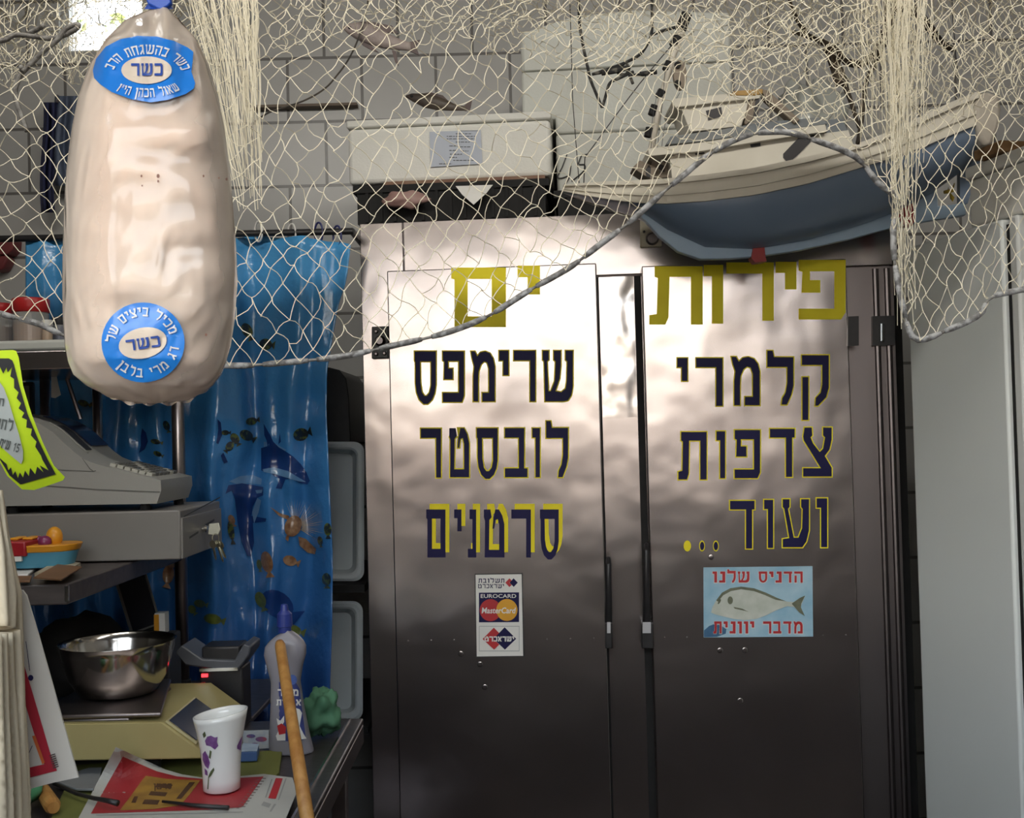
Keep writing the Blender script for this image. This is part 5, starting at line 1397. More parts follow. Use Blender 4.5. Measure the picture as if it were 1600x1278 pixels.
m_ = MB(); fine(m_, [(430, 1075), (436, 1066), (448, 1060), (462, 1066), (468, 1076), (471, 1100), (475, 1130), (478, 1154), (470, 1157), (450, 1158), (431, 1157)], botp(.0012), 6)
m_.build('label_front', M('navy_label', (.035, .05, .19), .4, col2=(.045, .06, .23)), bo)
m_ = MB()
heb(m_, 'מסיר', 434, 466, 1077, 1087, botp(.0024), .3); heb(m_, 'אבנית', 432, 470, 1093, 1102, botp(.0024), .3)
fine(m_, [(456, 1112), (462, 1106), (468, 1108), (472, 1114), (470, 1124), (468, 1134), (474, 1146), (479, 1154), (464, 1156), (462, 1144), (464, 1132), (462, 1122)], botp(.0024), 6)
fine(m_, [(431, 1150), (436, 1140), (446, 1141), (446, 1157), (431, 1157)], botp(.0022), 6)
fine(m_, [(432, 1122), (438, 1126), (444, 1118), (444, 1128), (440, 1134), (434, 1132)], botp(.0022), 6)
m_.build('label_print', WHITEP, bo)
m_ = MB(); fine(m_, [(433, 1134), (440, 1130), (447, 1136), (446, 1146), (436, 1148)], botp(.003), 6); m_.build('label_print', REDP, bo)
m_ = MB(); fine(m_, ellipse(457, 1062, 7, 8, 16), botp(.002), 6); m_.build('badge', M('badge_blue', (.08, .14, .42), .4, col2=(.1, .17, .46)), bo)
cp = P(450, 984, Yo)
MB().lathe([(.012, cp.z - .004), (.012, cp.z + .006), (.0145, cp.z + .007), (.0135, cp.z + .030), (.008, cp.z + .036), (.006, cp.z + .047), (.003, cp.z + .048)], (P(445, 984, Yo).x, Yo, 0), 24).build('cap', M('dark_blue_cap', (.02, .035, .2), .35, col2=(.025, .045, .24)), bo, smooth=False)
# wooden stick
SW = M('orange_brown_stick', (.48, .25, .07), .5, col2=(.34, .15, .035), nscale=7, stretch=(6, 6, 1.2), bump=.15, bscale=40)
s0, s1 = P(437, 1004, Yo - .05), PZ(482, 1292, ZT + .008)
sk_ = MB()
sk_.tube([s0.lerp(s1, t) for t in (0, .02, .3, .6, .62, 1)], [.0075, .0095, .0098, .0102, .0106, .0108], 16)
tag(sk_.build('wooden_stick', SW, smooth=False), 'round wooden stick leaning on the grey bottle at the counter edge', 'stick')
for p in bpy.data.objects['wooden_stick'].data.polygons: p.use_smooth = len(p.vertices) == 4
GRC = M('green_cloth', (.06, .17, .095), .8, col2=(.08, .21, .12), nscale=14)
crumple('green_cloth', GRC, Vector((P(500, 1128, 2.13).x, 2.14, ZT + .05)), .036, .035, .040, 6.0, 'crumpled green cloth right of the grey bottle at the counter end', 'cloth', .45, 44, 30)
GRC2 = M('green_bag_film', (.05, .20, .09), .4, col2=(.07, .25, .12), nscale=8)
crumple('green_bag', GRC2, Vector((PZ(42, 1262, ZM).x, PZ(42, 1262, ZM).y, ZM + .03)), .024, .026, .024, 8.0, 'green plastic bag beside the cream paper bundle at the lower left', 'bag', .3)
ha, hb2 = PZ(62, 1228, ZM + .014), PZ(84, 1262, ZM + .014)
tag(MB().tube([ha, ha.lerp(hb2, .9), hb2], [.011, .0125, .009], 14).build('wooden_rod', SW), 'thick wooden tool handle lying below the white placard corner', 'handle')

# ------------------------------------------------------------------ curtain
def curt_edge(py): return interp([(372, 548), (385, 548), (440, 541), (475, 529), (520, 521), (580, 511), (640, 510), (760, 515), (870, 520), (980, 519), (1100, 515), (1300, 512)], py)
YCU = 2.78
def cY(px, py):
    q = px + 14 * nz(px, py * .5, 3, .012)
    f = .020 * math.sin(q * .062 + .0035 * py) + .022 * math.sin(q * .033 + 1.3 - .002 * py) + .007 * math.sin(q * .145 + .7) + .008 * nz(px, py, 0, .03)
    g = min(1, max(.25, (py - 360) / 240))
    return YCU + f * (.45 + .8 * g) + .012 * nz(px * .6, py, 4, .02)
def CS(h): return lambda px, py: P(px, py, cY(px, py) - h)
CM = bpy.data.materials.new('blue_curtain_plastic'); CM.use_nodes = True
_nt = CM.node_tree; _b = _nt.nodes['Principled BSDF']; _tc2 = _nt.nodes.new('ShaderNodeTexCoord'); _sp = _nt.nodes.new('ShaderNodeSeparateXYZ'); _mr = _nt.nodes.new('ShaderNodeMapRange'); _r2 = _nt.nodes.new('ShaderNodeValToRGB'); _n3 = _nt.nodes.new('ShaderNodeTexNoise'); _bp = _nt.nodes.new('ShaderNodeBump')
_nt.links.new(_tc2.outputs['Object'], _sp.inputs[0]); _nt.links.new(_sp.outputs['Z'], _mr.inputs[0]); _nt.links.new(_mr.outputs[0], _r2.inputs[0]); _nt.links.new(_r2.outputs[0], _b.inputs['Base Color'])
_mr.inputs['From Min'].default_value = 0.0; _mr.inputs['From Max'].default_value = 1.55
_r2.color_ramp.elements[0].position = .2; _r2.color_ramp.elements[0].color = (.018, .06, .22, 1); _r2.color_ramp.elements[1].position = .95; _r2.color_ramp.elements[1].color = (.07, .31, .62, 1)  # blue deepens towards the bottom of the sheet
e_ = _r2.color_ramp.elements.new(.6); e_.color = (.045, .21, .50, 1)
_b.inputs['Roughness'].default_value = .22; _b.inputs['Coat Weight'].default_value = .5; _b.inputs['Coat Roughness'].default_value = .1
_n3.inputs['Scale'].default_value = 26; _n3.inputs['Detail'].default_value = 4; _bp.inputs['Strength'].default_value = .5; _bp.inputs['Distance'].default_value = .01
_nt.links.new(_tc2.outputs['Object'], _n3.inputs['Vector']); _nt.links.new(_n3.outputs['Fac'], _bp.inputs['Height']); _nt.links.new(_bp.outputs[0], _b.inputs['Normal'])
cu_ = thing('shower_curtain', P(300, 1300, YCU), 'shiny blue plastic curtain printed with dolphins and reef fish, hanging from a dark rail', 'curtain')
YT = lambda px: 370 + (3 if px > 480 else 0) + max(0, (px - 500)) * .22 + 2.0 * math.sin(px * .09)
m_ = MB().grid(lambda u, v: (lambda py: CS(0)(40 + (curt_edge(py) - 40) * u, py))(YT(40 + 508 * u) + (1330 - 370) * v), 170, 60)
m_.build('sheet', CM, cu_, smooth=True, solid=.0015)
PD = M('dolphin_navy_print', (.008, .03, .14), .25, col2=(.012, .045, .19), nscale=10, coat=.4); PDL = M('dolphin_pale_print', (.10, .24, .46), .25, col2=(.16, .3, .5), nscale=14, coat=.4)
PF = M('reef_fish_print', (.012, .02, .03), .3, col2=(.10, .13, .03), nscale=75, ramp=(.48, .56), coat=.3); PB = M('lionfish_brown_print', (.16, .07, .03), .3, col2=(.30, .18, .10), nscale=70, coat=.3); PC = M('lionfish_cream_print', (.38, .34, .28), .3, col2=(.28, .24, .2), nscale=60, coat=.3)
PY = M('yellow_green_fish_print', (.13, .16, .03), .3, col2=(.05, .07, .02), nscale=40, coat=.3)
def pr_(name, mat, loops, h):
    for lp in loops:
        m_ = MB()
        for l in (lp if isinstance(lp[0], list) else [lp]): fine(m_, l, CS(h), 7)
        m_.build(name, mat, cu_, smooth=True)
d1 = [(408, 700), (418, 697), (416, 684), (421, 677), (427, 690), (436, 699), (446, 705), (458, 713), (470, 725), (479, 738), (484, 751), (480, 757), (468, 754), (455, 748), (446, 749), (440, 764), (431, 763), (437, 748), (424, 740), (408, 735)]
d2 = [(352, 772), (357, 758), (378, 755), (398, 758), (411, 761), (411, 774), (402, 778), (395, 792), (393, 806), (416, 810), (415, 815), (395, 817), (397, 848), (392, 870), (386, 868), (377, 845), (371, 815), (367, 780), (362, 766)]
d3 = [(222, 669), (228, 676), (231, 690), (226, 702), (217, 708), (220, 696), (220, 682)]
pr_('dolphin_print', PD, [d1], .0035); pr_('dolphin_print', PD, [d2], .0035); pr_('dolphin_print', PD, [d3, [(340, 655), (345, 660), (347, 680), (341, 694), (338, 692), (341, 672)], [(349, 707), (356, 722), (350, 724), (345, 712)], [(412, 662), (420, 676), (427, 690), (419, 694), (413, 680)], [(437, 676), (439, 690), (435, 694)]], .0035)
pr_('dolphin_belly_print', PDL, [[(410, 733), (428, 730), (450, 736), (470, 748), (478, 753), (466, 752), (450, 747), (430, 741), (411, 737)], [(399, 766), (410, 765), (409, 770), (401, 771)], [(402, 778), (408, 782), (404, 800), (397, 818), (394, 800)]], .0055)
pr_('surf_print', PDL, [[(358, 752), (375, 744), (395, 742), (409, 748), (408, 757), (390, 755), (372, 757)], [(412, 690), (428, 692), (448, 703), (440, 706), (425, 700), (412, 700)]], .003)
def fishp(cx, cy, rx, ry, rot):
    b_ = ellipse(cx, cy, rx, ry, 16, rot); c, s_ = math.cos(rot), math.sin(rot)
    T = lambda x, y: (cx + x * c - y * s_, cy + x * s_ + y * c)
    return [[b_, [T(rx * .8, 0), T(rx * 1.5, -ry * .8), T(rx * 1.4, ry * .8)]]]
fl = []
for a in ((393, 658, 9, 6, -.2), (385, 680, 11, 8, .5), (367, 685, 9, 6.5, 1.0), (359, 697, 8, 6, 2.2), (470, 679, 12, 10, -.3), (386, 516, 12, 8, 1.1), (415, 538, 10, 9, .1), (512, 827, 10, 6, 1.5), (510, 905, 10, 7, 1.5), (361, 829, 15, 5, 1.4), (243, 690, 8, 4, .2), (246, 709, 7, 4, .4), (352, 676, 6, 4, 0), (500, 845, 7, 4, 1.4), (260, 665, 8, 5, 1.2), (130, 630, 9, 5, .3), (148, 632, 8, 4, .1)): fl += fishp(*a)
pr_('reef_fish_print', PF, fl, .0035)
fl = []
for a in ((417, 878, 17, 9, 1.35), (453, 876, 11, 8, .3), (263, 897, 15, 9, 1.7), (270, 880, 9, 7, .0), (362, 812, 8, 5, 1.2)): fl += fishp(*a)
pr_('orange_fish_print', PB, fl, .0035)
fl = []
for a in ((407, 937, 13, 8, 1.2), (457, 985, 14, 9, .2), (332, 967, 14, 8, .2), (312, 943, 9, 6, .2), (300, 952, 7, 6, .9), (405, 882, 8, 4, 1.4)): fl += fishp(*a)
pr_('yellow_fish_print', PY, fl, .0035)
pr_('blue_tang_print', PD, fishp(433, 944, 28, 20, .6), .003)
lion = []
for k in range(16):
    an = -1.15 + 1.75 * k / 15; L = 34 + 9 * math.sin(k * 1.7)
    x, y = 464, 823
    lion.append([(x + 8 * math.cos(an - .1), y + 8 * math.sin(an - .1)), (x + L * math.cos(an) * 1.05, y + L * math.sin(an)), (x + 8 * math.cos(an + .1), y + 8 * math.sin(an + .1))])
for k in range(8):
    an = -1.95 + .9 * k / 7; L = 40
    lion.append([(460 + 6 * math.cos(an - .08), 818 + 6 * math.sin(an - .08)), (460 + L * math.cos(an), 818 + L * math.sin(an)), (460 + 6 * math.cos(an + .08), 818 + 6 * math.sin(an + .08))])
pr_('lionfish_fin_print', PC, [lion], .0035)
pr_('lionfish_print', PB, [[ellipse(458, 822, 13, 17, 18, .4), [(466, 838), (478, 842), (494, 858), (492, 866), (480, 863), (468, 852)], [(450, 812), (436, 806), (422, 792), (438, 802), (452, 806)], [(448, 836), (452, 838), (450, 846), (446, 842)]]], .005)
rod = MB().tube([(XL, YCU, P(400, 361, YCU).z), (P(552, 361, YCU).x, YCU, P(560, 361, YCU).z)], .0085, 12)
rod.tube([(P(550, 361, YCU).x, YCU, P(560, 361, YCU).z), (P(550, 361, YCU).x, YB, P(560, 361, YCU).z)], .0085, 12)
tag(rod.build('curtain_rail', BLACK), 'dark rail carrying the blue plastic curtain', 'rail')
RING = M('navy_ring', (.02, .025, .12), .4, col2=(.03, .035, .15))
for (x, y, mat) in ((498, 366, RING), (527, 371, RING), (456, 368, WHITEP), (404, 364, WHITEP), (240, 366, RING), (120, 366, RING)):
    c = P(x, y, YCU)
    MB().tube([c + Vector((.011 * math.cos(t), -.006 * math.cos(t), .026 * math.sin(t) + .004)) for t in [2 * math.pi * k / 18 for k in range(19)]], .0026, 6, cap=False).build('curtain_hook', mat, cu_, smooth=True)

# ------------------------------------------------------------------ grey tubs on edge and dark bag beside the refrigerator
TUB = M('pale_grey_tub_plastic', (.62, .66, .67), .45, col2=(.56, .6, .61), nscale=5)
def rrect(x0, y0, x1, y1, r, n=5):
    out = []
    for (cx, cy, a0) in ((x1 - r, y0 + r, -90), (x1 - r, y1 - r, 0), (x0 + r, y1 - r, 90), (x0 + r, y0 + r, 180)):
        for k in range(n + 1):
            a = math.radians(a0 + 90 * k / n); out.append((cx + r * math.cos(a), cy + r * math.sin(a)))
    return out
def tub(x0, y0, x1, y1, Y, label):
    t = thing('plastic_tub', P((x0 + x1) / 2, y1, Y), label, 'tub', 'grey tubs standing on edge')
    loops = [(0, 0, 16), (0, 0, 16), (-.004, 4, 15), (-.002, 9, 14), (.004, 12, 12), (.075, 18, 10)]
    m_ = MB(); rings = []
    for (dy, ins, r) in [(.05, 2, 16)] + [(.0, 0, 16)] + loops[2:]:
        rings.append([P(x, y, Y + dy) for x, y in rrect(x0 + ins, y0 + ins, x1 - ins, y1 - ins, r)])
    n = len(rings[0])
    for rg_ in rings: m_.v += rg_
    for k in range(len(rings) - 1):
        for i in range(n): m_.f.append((k * n + i, k * n + (i + 1) % n, (k + 1) * n + (i + 1) % n, (k + 1) * n + i))
    m_.f.append(tuple((len(rings) - 1) * n + i for i in range(n)))
    m_.build('basin', TUB, t, smooth=False)
    o = MB(); rb_ = [P(x, y, Y + .052) for x, y in rrect(x0 + 3, y0 + 3, x1 - 3, y1 - 3, 16)]; rc = [P(x, y, Y + .085) for x, y in rrect(x0 + 10, y0 + 10, x1 - 10, y1 - 10, 14)]
    o.v += rb_ + rc
    for i in range(n): o.f.append((i, (i + 1) % n, n + (i + 1) % n, n + i))
    o.f.append(tuple(n + i for i in range(n))); o.build('outer_wall', TUB, t)
tub(440, 690, 569, 908, 3.06, 'upper pale grey plastic tub standing on edge between curtain and refrigerator')
tub(440, 939, 567, 1126, 3.06, 'lower pale grey plastic tub standing on edge between curtain and refrigerator')
wsx0, wsx1 = P(430, 900, 3.06).x, P(574, 900, 3.06).x
for y, nm_ in ((910, 'upper'), (1128, 'lower')):
    z = P(505, y, 3.06).z
    sh = MB().box((wsx0, 3.0, z - .022), (wsx1, YB, z - .001))
    tag(sh.build('wall_shelf', BLACKM), '%s black wall shelf carrying a grey tub beside the refrigerator' % nm_, 'shelf', 'black shelves behind the curtain')
bb = MB().prism([P(x, y, 3.2) for x, y in ((500, 692), (548, 692), (545, 620), (541, 592), (530, 578), (515, 574), (500, 573))], (0, YB - 3.2, 0))
tag(bb.build('black_case', BLACK, bevel=.012, seg=3), 'black rounded case standing above the upper grey tub', 'case')

# ------------------------------------------------------------------ things hanging far left on the back wall
NAVC = M('navy_cloth', (.018, .022, .07), .8, col2=(.03, .035, .10), nscale=6)
hcx = thing('hanging_apron', P(80, 240, 3.5), 'dark navy cloth hanging on the tiled wall behind the net, upper left', 'cloth')
def drape(x0, x1, y0, y1, Y, seed): return MB().grid(lambda u, v: P(x0 + (x1 - x0) * u + 3 * math.sin(v * 5 + seed), y0 + (y1 - y0) * v, Y + .02 * math.sin(u * 14 + seed) + .01 * math.sin(v * 4)), 18, 12)
drape(66, 86, 160, 332, 3.5, 1).build('cloth', NAVC, hcx, smooth=True, solid=.004)
drape(84, 130, 150, 290, 3.52, 2).build('net_lining', M('blue_grey_cloth', (.10, .13, .20), .7, col2=(.15, .18, .25), nscale=40), hcx, smooth=True, solid=.004)
MB().tube([P(90, 158, 3.5), P(90, 150, YB)], .005, 8).build('hook', STEEL_DARK, hcx)
RB = M('dark_red_ornament', (.16, .025, .03), .5, col2=(.24, .05, .05), nscale=14)
ro = thing('red_ornament', P(8, 420, 3.54), 'dark red ornament on the wall at the left edge above the jars', 'ornament')
MB().prism([P(x, y, 3.54) for x, y in ((-10, 374), (12, 372), (22, 373), (21, 388), (14, 396), (2, 398), (-10, 396))], (0, .059, 0)).build('upper_piece', RB, ro, bevel=.008)
MB().prism([P(x, y, 3.54) for x, y in ((-10, 400), (10, 399), (12, 405), (4, 421), (-10, 424))], (0, .059, 0)).build('lower_piece', RB, ro, bevel=.008)
bh = MB()
line(bh, [(76, 398), (84, 398), (92, 408), (97, 424), (94, 440), (88, 447)], 3.55, 3.55, .012, 10)
bh.tube([P(78, 399, 3.55), P(78, 399, YB)], .006, 8)
tag(bh.build('hook_handle', M('blue_black_plastic', (.02, .03, .08), .4, col2=(.03, .05, .12), nscale=20), smooth=True), 'blue-black curved handle hanging on the wall beside the bread bag', 'handle')

# ------------------------------------------------------------------ foreground: bread bag, price tag, paper bundle, placard
YBR = .85
BL = [(9, 240, 258), (14, 236, 264), (30, 196, 280), (60, 166, 306), (100, 140, 326), (150, 122, 341), (200, 112, 351), (260, 104, 359), (320, 100, 364), (380, 98, 369), (440, 97, 371.5), (500, 98, 367), (540, 101, 361), (565, 106, 354), (585, 114, 346), (602, 134, 334), (616, 160, 318), (626, 190, 292), (630, 214, 262)]
def bdp(py): return interp([(9, .008), (30, .020), (60, .034), (110, .046), (200, .054), (450, .056), (560, .050), (600, .036), (620, .020), (630, .010)], py)
def bwr(px, py):
    return (.0032 * noise.noise(Vector((px * .010, py * .022, 1))) + .0022 * abs(noise.noise(Vector(((px + py * .6) * .03, (py - px * .5) * .012, 5)))) +
            (.0035 * math.sin((px - 250) * .13) * max(0, min(1, (190 - py) / 150))))
def bfront(px, py, k=1.0):
    a, b = interp(BL, py)
    t = max(-.995, min(.995, (px - (a + b) / 2) / ((b - a) / 2)))
    return YBR - bdp(py) * k * (1 - abs(t) ** 2.6) ** (1 / 2.6) - bwr(px, py)
def bsh(k, w0=True):
    def fn(u, v):
        py = 9 + 621 * v; a, b = interp(BL, py); c, h = (a + b) / 2, (b - a) / 2 * k
        an = 2 * math.pi * u
        sg_ = lambda c_, e: math.copysign(abs(c_) ** e, c_)
        px = c + h * sg_(math.cos(an), .77)
        Y = YBR + bdp(py) * k * sg_(math.sin(an), .77) + (-1 if math.sin(an) < 0 else 1) * (bwr(px, py) if w0 else 0)
        e = 3.0 * nz(px * .05, 7) if v > .97 else 0
        return P(px, py + e, Y)
    return fn
br = thing('bread_bag', P(240, 630, YBR), 'sliced loaf in a clear bag with two blue kosher stickers, hanging in front', 'bread')
LOAF = M('pale_loaf_crumb', (.98, .70, .52), .75, col2=(1.0, .80, .64), nscale=9, bump=.2, bscale=14, stretch=(1, 1, .5), bdist=.01)
_lf = bsh(.90, False); m_ = MB().grid(lambda u, v: _lf(u, .14 + .83 * v), 48, 60, True); m_.f.append(tuple(range(48))); m_.f.append(tuple(60 * 48 + k for k in reversed(range(48))))
m_.build('loaf', LOAF, br, smooth=True)
BAG = bpy.data.materials.new('clear_crinkled_bag'); BAG.use_nodes = True
_nt = BAG.node_tree; _b = _nt.nodes['Principled BSDF']
_b.inputs['Base Color'].default_value = (1.0, .82, .66, 1); _b.inputs['Roughness'].default_value = .12; _b.inputs['Coat Weight'].default_value = .6
_lw = _nt.nodes.new('ShaderNodeLayerWeight'); _lw.inputs['Blend'].default_value = .45
_tc3 = _nt.nodes.new('ShaderNodeTexCoord'); _mp3 = _nt.nodes.new('ShaderNodeMapping'); _mp3.inputs['Rotation'].default_value = (0, .6, 0); _mp3.inputs['Scale'].default_value = (1.0, 1.0, .35)
_n4 = _nt.nodes.new('ShaderNodeTexNoise'); _n4.inputs['Scale'].default_value = 24; _n4.inputs['Detail'].default_value = 2; _n4.inputs['Distortion'].default_value = 1.8; _n4.noise_type = 'RIDGED_MULTIFRACTAL'
_ad = _nt.nodes.new('ShaderNodeMath'); _ad.operation = 'MULTIPLY_ADD'; _ad.inputs[1].default_value = .7; _ad.inputs[2].default_value = .14
_bp2 = _nt.nodes.new('ShaderNodeBump'); _bp2.inputs['Strength'].default_value = .55; _bp2.inputs['Distance'].default_value = .006
_nt.links.new(_tc3.outputs['Object'], _mp3.inputs[0]); _nt.links.new(_mp3.outputs[0], _n4.inputs['Vector']); _nt.links.new(_n4.outputs['Fac'], _bp2.inputs['Height']); _nt.links.new(_bp2.outputs[0], _b.inputs['Normal'])
_b.inputs['Specular IOR Level'].default_value = 0; _b.inputs['Coat Weight'].default_value = 0; _b.inputs['Roughness'].default_value = .9
_tr = _nt.nodes.new('ShaderNodeBsdfTransparent'); _m1 = _nt.nodes.new('ShaderNodeMixShader'); _m2 = _nt.nodes.new('ShaderNodeMixShader'); _gl = _nt.nodes.new('ShaderNodeBsdfGlossy'); _f5 = _nt.nodes.new('ShaderNodeFresnel')
_gl.inputs['Roughness'].default_value = .13; _f5.inputs['IOR'].default_value = 1.5
_nt.links.new(_bp2.outputs[0], _gl.inputs['Normal']); _nt.links.new(_bp2.outputs[0], _f5.inputs['Normal'])
_nt.links.new(_lw.outputs['Facing'], _ad.inputs[0]); _nt.links.new(_ad.outputs[0], _m1.inputs[0]); _nt.links.new(_tr.outputs[0], _m1.inputs[1]); _nt.links.new(_b.outputs[0], _m1.inputs[2])
_nt.links.new(_f5.outputs[0], _m2.inputs[0]); _nt.links.new(_m1.outputs[0], _m2.inputs[1]); _nt.links.new(_gl.outputs[0], _m2.inputs[2]); _nt.links.new(_m2.outputs[0], _nt.nodes['Material Output'].inputs[0])
m_ = MB().grid(bsh(1.0), 96, 110, True); m_.f.append(tuple(110 * 96 + k for k in reversed(range(96))))
m_.build('plastic_bag', BAG, br, smooth=True)
frl = MB()                                # gathered bottom hem
frl.grid(lambda u, v: P(165 + 150 * u, 622 + 10 * v - 18 * (2 * u - 1) ** 4 + 2.5 * math.sin(u * 31) * v, YBR - .004 + .006 * math.sin(u * 40) * v), 60, 3)
frl.build('hem', BAG, br, smooth=True)
TAPE = M('blue_tape', (.015, .07, .42), .4, col2=(.02, .09, .48))
MB().grid(lambda u, v: P(248 + (9 + 10 * abs(2 * v - .6)) * math.cos(2 * math.pi * u), -12 + 26 * v, YBR + (.005 + .003 * abs(2 * v - .8)) * math.sin(2 * math.pi * u)), 20, 6, True).build('tie_tape', TAPE, br, smooth=True)
MB().prism([P(x, y, YBR - .010) for x, y in ((226, -8), (266, -8), (267, 4), (262, 9), (252, 15), (242, 11), (230, 5))], (0, .006, 0)).build('tie_knot', TAPE, br, bevel=.001)
tp = P(248, -10, YBR)
MB().tube([tp, Vector((tp.x, tp.y, ZC))], .002, 6).build('string', WHITEP, br)
BLU = M('kosher_sticker_blue', (.015, .20, .66), .35, col2=(.018, .23, .70), nscale=6, coat=.5)
CREAMS = M('cream_sticker_oval', (.78, .64, .50), .4, col2=(.74, .6, .46), coat=.5)
def bs_(h): return lambda px, py: P(px, py, bfront(px, py) - h)
e1 = [(145, 110), (150, 92), (165, 73), (188, 61), (215, 56), (245, 57), (272, 64), (293, 74), (302, 81), (301, 96), (299, 112), (305, 130), (303, 138), (290, 147), (262, 156), (235, 160), (205, 155), (175, 144), (157, 132), (147, 122)]
def arc_text(m_, text, cx, cy, rx, ry, a0, a1, hgt, mp, flip=False, grow=0.3):
    """Hebrew along an ellipse; a0..a1 degrees clockwise from the top; flip for text read from below"""
    def mapping(x, y):                   # x in 0..1 along the line, y in 0..1 (0 top)
        a = math.radians(a0 + (a1 - a0) * x)
        k = (.5 - y) * hgt * (-1 if flip else 1)
        return mp(cx + (rx + k) * math.sin(a), cy - (ry + k) * math.cos(a))
    L = 100.0
    heb(m_, text, 0, 1, 0, 1, lambda x, y: mapping(x, y), 0)
m_ = MB(); fine(m_, e1, bs_(.0022), 8); s1_ = m_.build('sticker', BLU, br, smooth=True); s1_['label'] = 'upper blue oval kosher sticker'
m_ = MB(); fine(m_, ellipse(229, 109.5, 39.5, 21.5, 32), bs_(.0034), 8); m_.build('sticker_oval', CREAMS, s1_, smooth=True)
m_ = MB(); heb(m_, 'כשר', 205, 254, 99, 118, bs_(.0046), .2); m_.build('sticker_word', M('sticker_navy_ink', (.02, .06, .30), .4, col2=(.03, .08, .34)), s1_)
m_ = MB()
arc_text(m_, 'כשר בהשגחת הרב', 230, 118, 62, 41, -74, 76, 15, bs_(.0034))
arc_text(m_, 'שאול הכהן הי"ו', 230, 104, 72, 41, 219, 139, 14, bs_(.0034), True)
m_.build('sticker_word', WHITEP, s1_)
m_ = MB(); fine(m_, ellipse(223.5, 535, 65, 62.5, 40), bs_(.0022), 8); s2_ = m_.build('sticker', BLU, br, smooth=True); s2_['label'] = 'lower round blue kosher sticker'
m_ = MB(); fine(m_, ellipse(223, 536, 38, 24, 32, -.22), bs_(.0034), 8); m_.build('sticker_oval', CREAMS, s2_, smooth=True)
def rotm(mp, cx, cy, a):
    c, s_ = math.cos(a), math.sin(a)
    return lambda x, y: mp(cx + (x - cx) * c - (y - cy) * s_, cy + (x - cx) * s_ + (y - cy) * c)
m_ = MB(); heb(m_, 'כשר', 197, 250, 528, 545, rotm(bs_(.0046), 223, 536, -.14), .2); m_.build('sticker_word', bpy.data.materials['sticker_navy_ink'], s2_)
m_ = MB()
arc_text(m_, 'מכיל ביצים של', 223.5, 535, 50, 48, -88, 72, 14, bs_(.0034))
arc_text(m_, 'דג מרי בלבן', 223.5, 535, 50, 48, 228, 98, 14, bs_(.0034), True)
m_.build('sticker_word', WHITEP, s2_)
sp_ = MB()
for (x, y, r) in ((322, 523, 2.2), (247, 275, 3), (221, 275, 2), (222, 290, 1.4), (247, 283, 2), (318, 275, 1.8), (342, 278, 1.6), (354, 280, 2.2)):
    fine(sp_, ellipse(x, y, r * .8, r * 1.1, 8), bs_(.0012), 6)
sp_.build('brown_speck', M('brown_fleck', (.26, .12, .08), .6, col2=(.3, .15, .1)), br)

# price tag
NEON = M('neon_yellow_green_card', (.66, .88, .02), .55, col2=(.60, .82, .02), nscale=6)
YPT = .955
def tg(h): return lambda px, py: P(px, py, YPT + .00035 * (px - 40) + .02 * ((py - 655) / 110) ** 2 - h)
pt_ = thing('price_tag', P(-30, 1000, YPT), 'neon yellow-green price tag with jagged black border at the left edge', 'price tag')
m_ = MB(); fine(m_, [(-55, 548), (0, 548), (20, 547.5), (25, 549), (29, 559), (36, 604), (49, 647), (66, 690), (84.5, 728), (101, 745), (98, 750), (75, 758), (53, 765), (34, 764), (11, 743), (0, 722), (-25, 690), (-45, 640), (-55, 600)], tg(0), 12)
m_.build('card', NEON, pt_, solid=.0012)
out_r = [(-50, 560), (14, 560), (19, 563), (22, 570), (30, 602), (43, 647), (62, 692), (75, 719), (87, 741), (56, 750), (32, 757), (15, 743), (0, 718)]
jag = [(0, 716), (10, 725), (13, 735), (17, 730), (20, 742), (24, 736), (28, 747), (31, 738), (36, 746), (39, 735), (45, 744), (47, 731), (55, 741), (58, 729), (68, 738), (62, 727), (76, 735), (66, 718), (62, 706), (64, 712), (55, 698), (57, 690), (48, 680), (50, 670), (41, 668), (42, 656), (34, 652), (38, 645), (29, 638), (33, 630), (26, 622), (29, 613), (22, 606), (22, 592), (16, 588), (19, 573), (12, 582), (10, 574), (5, 584), (0, 573), (-20, 582), (-50, 576)]
m_ = MB(); fine(m_, out_r + jag, tg(.0016), 12); m_.build('border_print', BLACKP, pt_)
m_ = MB(); fine(m_, [(-40, 592), (-4, 592), (6, 606), (14, 628), (22, 655), (30, 680), (36, 705), (36, 718), (33, 725), (22, 716), (8, 704), (-6, 690), (-30, 640)], tg(.0022), 12); m_.build('pale_field', M('pale_grey_field', (.50, .53, .50), .5, col2=(.46, .49, .46)), pt_)
m_ = MB()
heb(m_, 'ש"ח', -1, 15, 689, 703, rotm(tg(.003), 14, 697, .28), .2)
glyph(m_, '1', 21, 24.5, 689, 703, rotm(tg(.003), 14, 697, .28)); glyph(m_, '5', 26, 31, 689, 703, rotm(tg(.003), 14, 697, .28))
heb(m_, 'לחם', -8, 20, 656, 672, rotm(tg(.003), 10, 664, .2), .1); heb(m_, 'חלה', -20, 6, 622, 634, rotm(tg(.003), 0, 628, .12), .1)
m_.build('price_print', M('grey_ink', (.10, .11, .10), .6, col2=(.13, .14, .13)), pt_)
MB().tube([P(-30, 700, YPT + .012), Vector((P(-30, 700, YPT).x, YPT + .012, 1.051))], .003, 8).build('stick', SW, pt_)

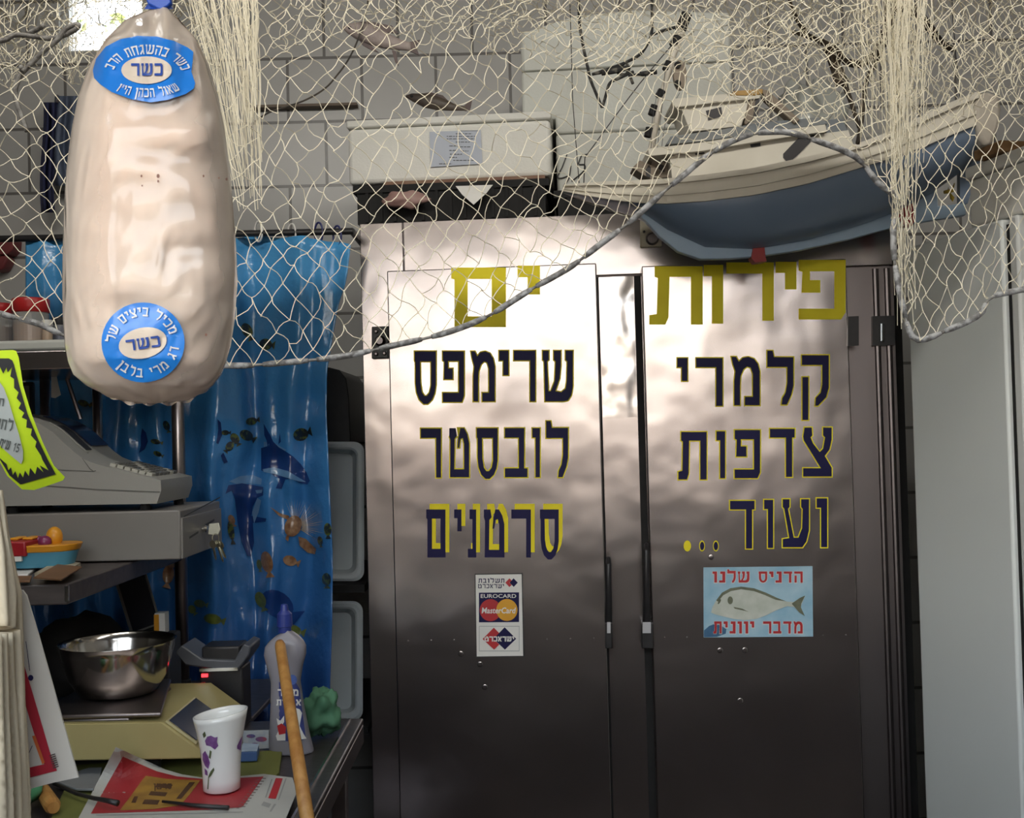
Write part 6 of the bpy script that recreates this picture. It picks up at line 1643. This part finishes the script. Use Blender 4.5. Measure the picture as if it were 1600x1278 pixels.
# bundle of cream sheets on the added front counter
CRM = M('cream_wrapping_paper', (.66, .57, .42), .85, col2=(.58, .49, .35), nscale=2.5, stretch=(14, 14, .35))
pbn = thing('paper_bundle', P(-10, 1400, .9), 'bundle of cream paper sheets standing on edge at the lower left', 'paper')
shs = [([(-90, 772), (4, 775), (16, 845), (24, 895), (31, 925), (33, 983), (37, 1100), (47, 1235), (50, 1478), (-90, 1478)], .930),
       ([(-90, 985), (32, 984), (35, 1060), (38, 1160), (45, 1300), (46, 1480), (-90, 1480)], .917),
       ([(-90, 762), (1, 766), (12, 835), (20, 895), (24, 930), (23, 981), (4, 984), (-90, 990)], .905),
       ([(-90, 985), (20, 988), (23, 1080), (30, 1200), (38, 1482), (-90, 1482)], .897),
       ([(-90, 768), (-4, 772), (6, 860), (10, 940), (12, 978), (-90, 982)], .889),
       ([(-90, 988), (10, 990), (14, 1100), (20, 1240), (26, 1484), (-90, 1484)], .880),
       ([(-90, 985), (2, 990), (4, 1120), (9, 1260), (14, 1486), (-90, 1486)], .866)]
for k, (lp, Y) in enumerate(shs):
    lo = []
    for i in range(len(lp)):
        a, b = Vector((*lp[i], 0)), Vector((*lp[(i + 1) % len(lp)], 0))
        lo += [(a.lerp(b, t).x, a.lerp(b, t).y) for t in (0, .5)]
    mpw = lambda x, y, Y=Y, k=k: P(x, y, Y + .004 * math.sin(x * .11 + k * 2) + .002 * math.sin(y * .02 + k))
    m_ = MB(); fine(m_, lp, mpw, 14)
    for v in m_.v: v.z = max(v.z, 1.0515)
    m_.build('sheet', CRM, pbn, smooth=True, solid=.004)
# placard tucked behind the bundle
PLW = M('placard_white_card', (.62, .58, .52), .5, col2=(.57, .53, .47), nscale=6)
plc = thing('leaning_placard', P(70, 1225, .95), 'white placard with red frame tucked behind the cream paper bundle', 'placard')
plp = lambda h: (lambda x, y: P(x, y, .955 + .0001 * (y - 900) * .2 - h))
m_ = MB(); fine(m_, [(-30, 915), (36, 922), (42, 930), (60, 990), (90, 1096), (123, 1214), (85, 1222), (47, 1232), (-30, 1250)], plp(0), 20); m_.build('card', PLW, plc, solid=.002)
m_ = MB(); fine(m_, [(28, 1010), (34, 1027), (52, 1086), (78, 1175), (89, 1204), (46, 1215), (0, 1226), (0, 1212), (47, 1199), (69, 1194), (52, 1142), (37, 1092), (28, 1062)], plp(.002), 20); m_.build('red_print', M('placard_red', (.42, .02, .04), .45, col2=(.36, .02, .035)), plc)
m_ = MB(); fine(m_, ellipse(48, 1059, 4.2, 4.6, 16), plp(.0025), 8); fine(m_, [(40, 1002), (41, 1002), (47, 1048), (46, 1048)], plp(.0025), 8); fine(m_, [(50, 1165), (51, 1165), (44, 1180), (43, 1180)], plp(.0025), 8); m_.build('blue_print', NAVY, plc)
m_ = MB(); fine(m_, [(50, 1150), (55, 1149), (70, 1191), (66, 1194)], plp(.003), 8); m_.build('orange_print', M('orange_red_print', (.6, .15, .04), .5, col2=(.55, .1, .03)), plc)
m_ = MB()
for k in range(7):
    x, y = 77 + k * .9, 1180 + k * 3.2
    fine(m_, [(x, y), (x + 9, y - 3), (x + 9.5, y - 1.4), (x + .5, y + 1.6)], plp(.003), 12)
m_.build('barcode_print', M('dark_grey_ink', (.07, .055, .055), .6, col2=(.1, .08, .08)), plc)
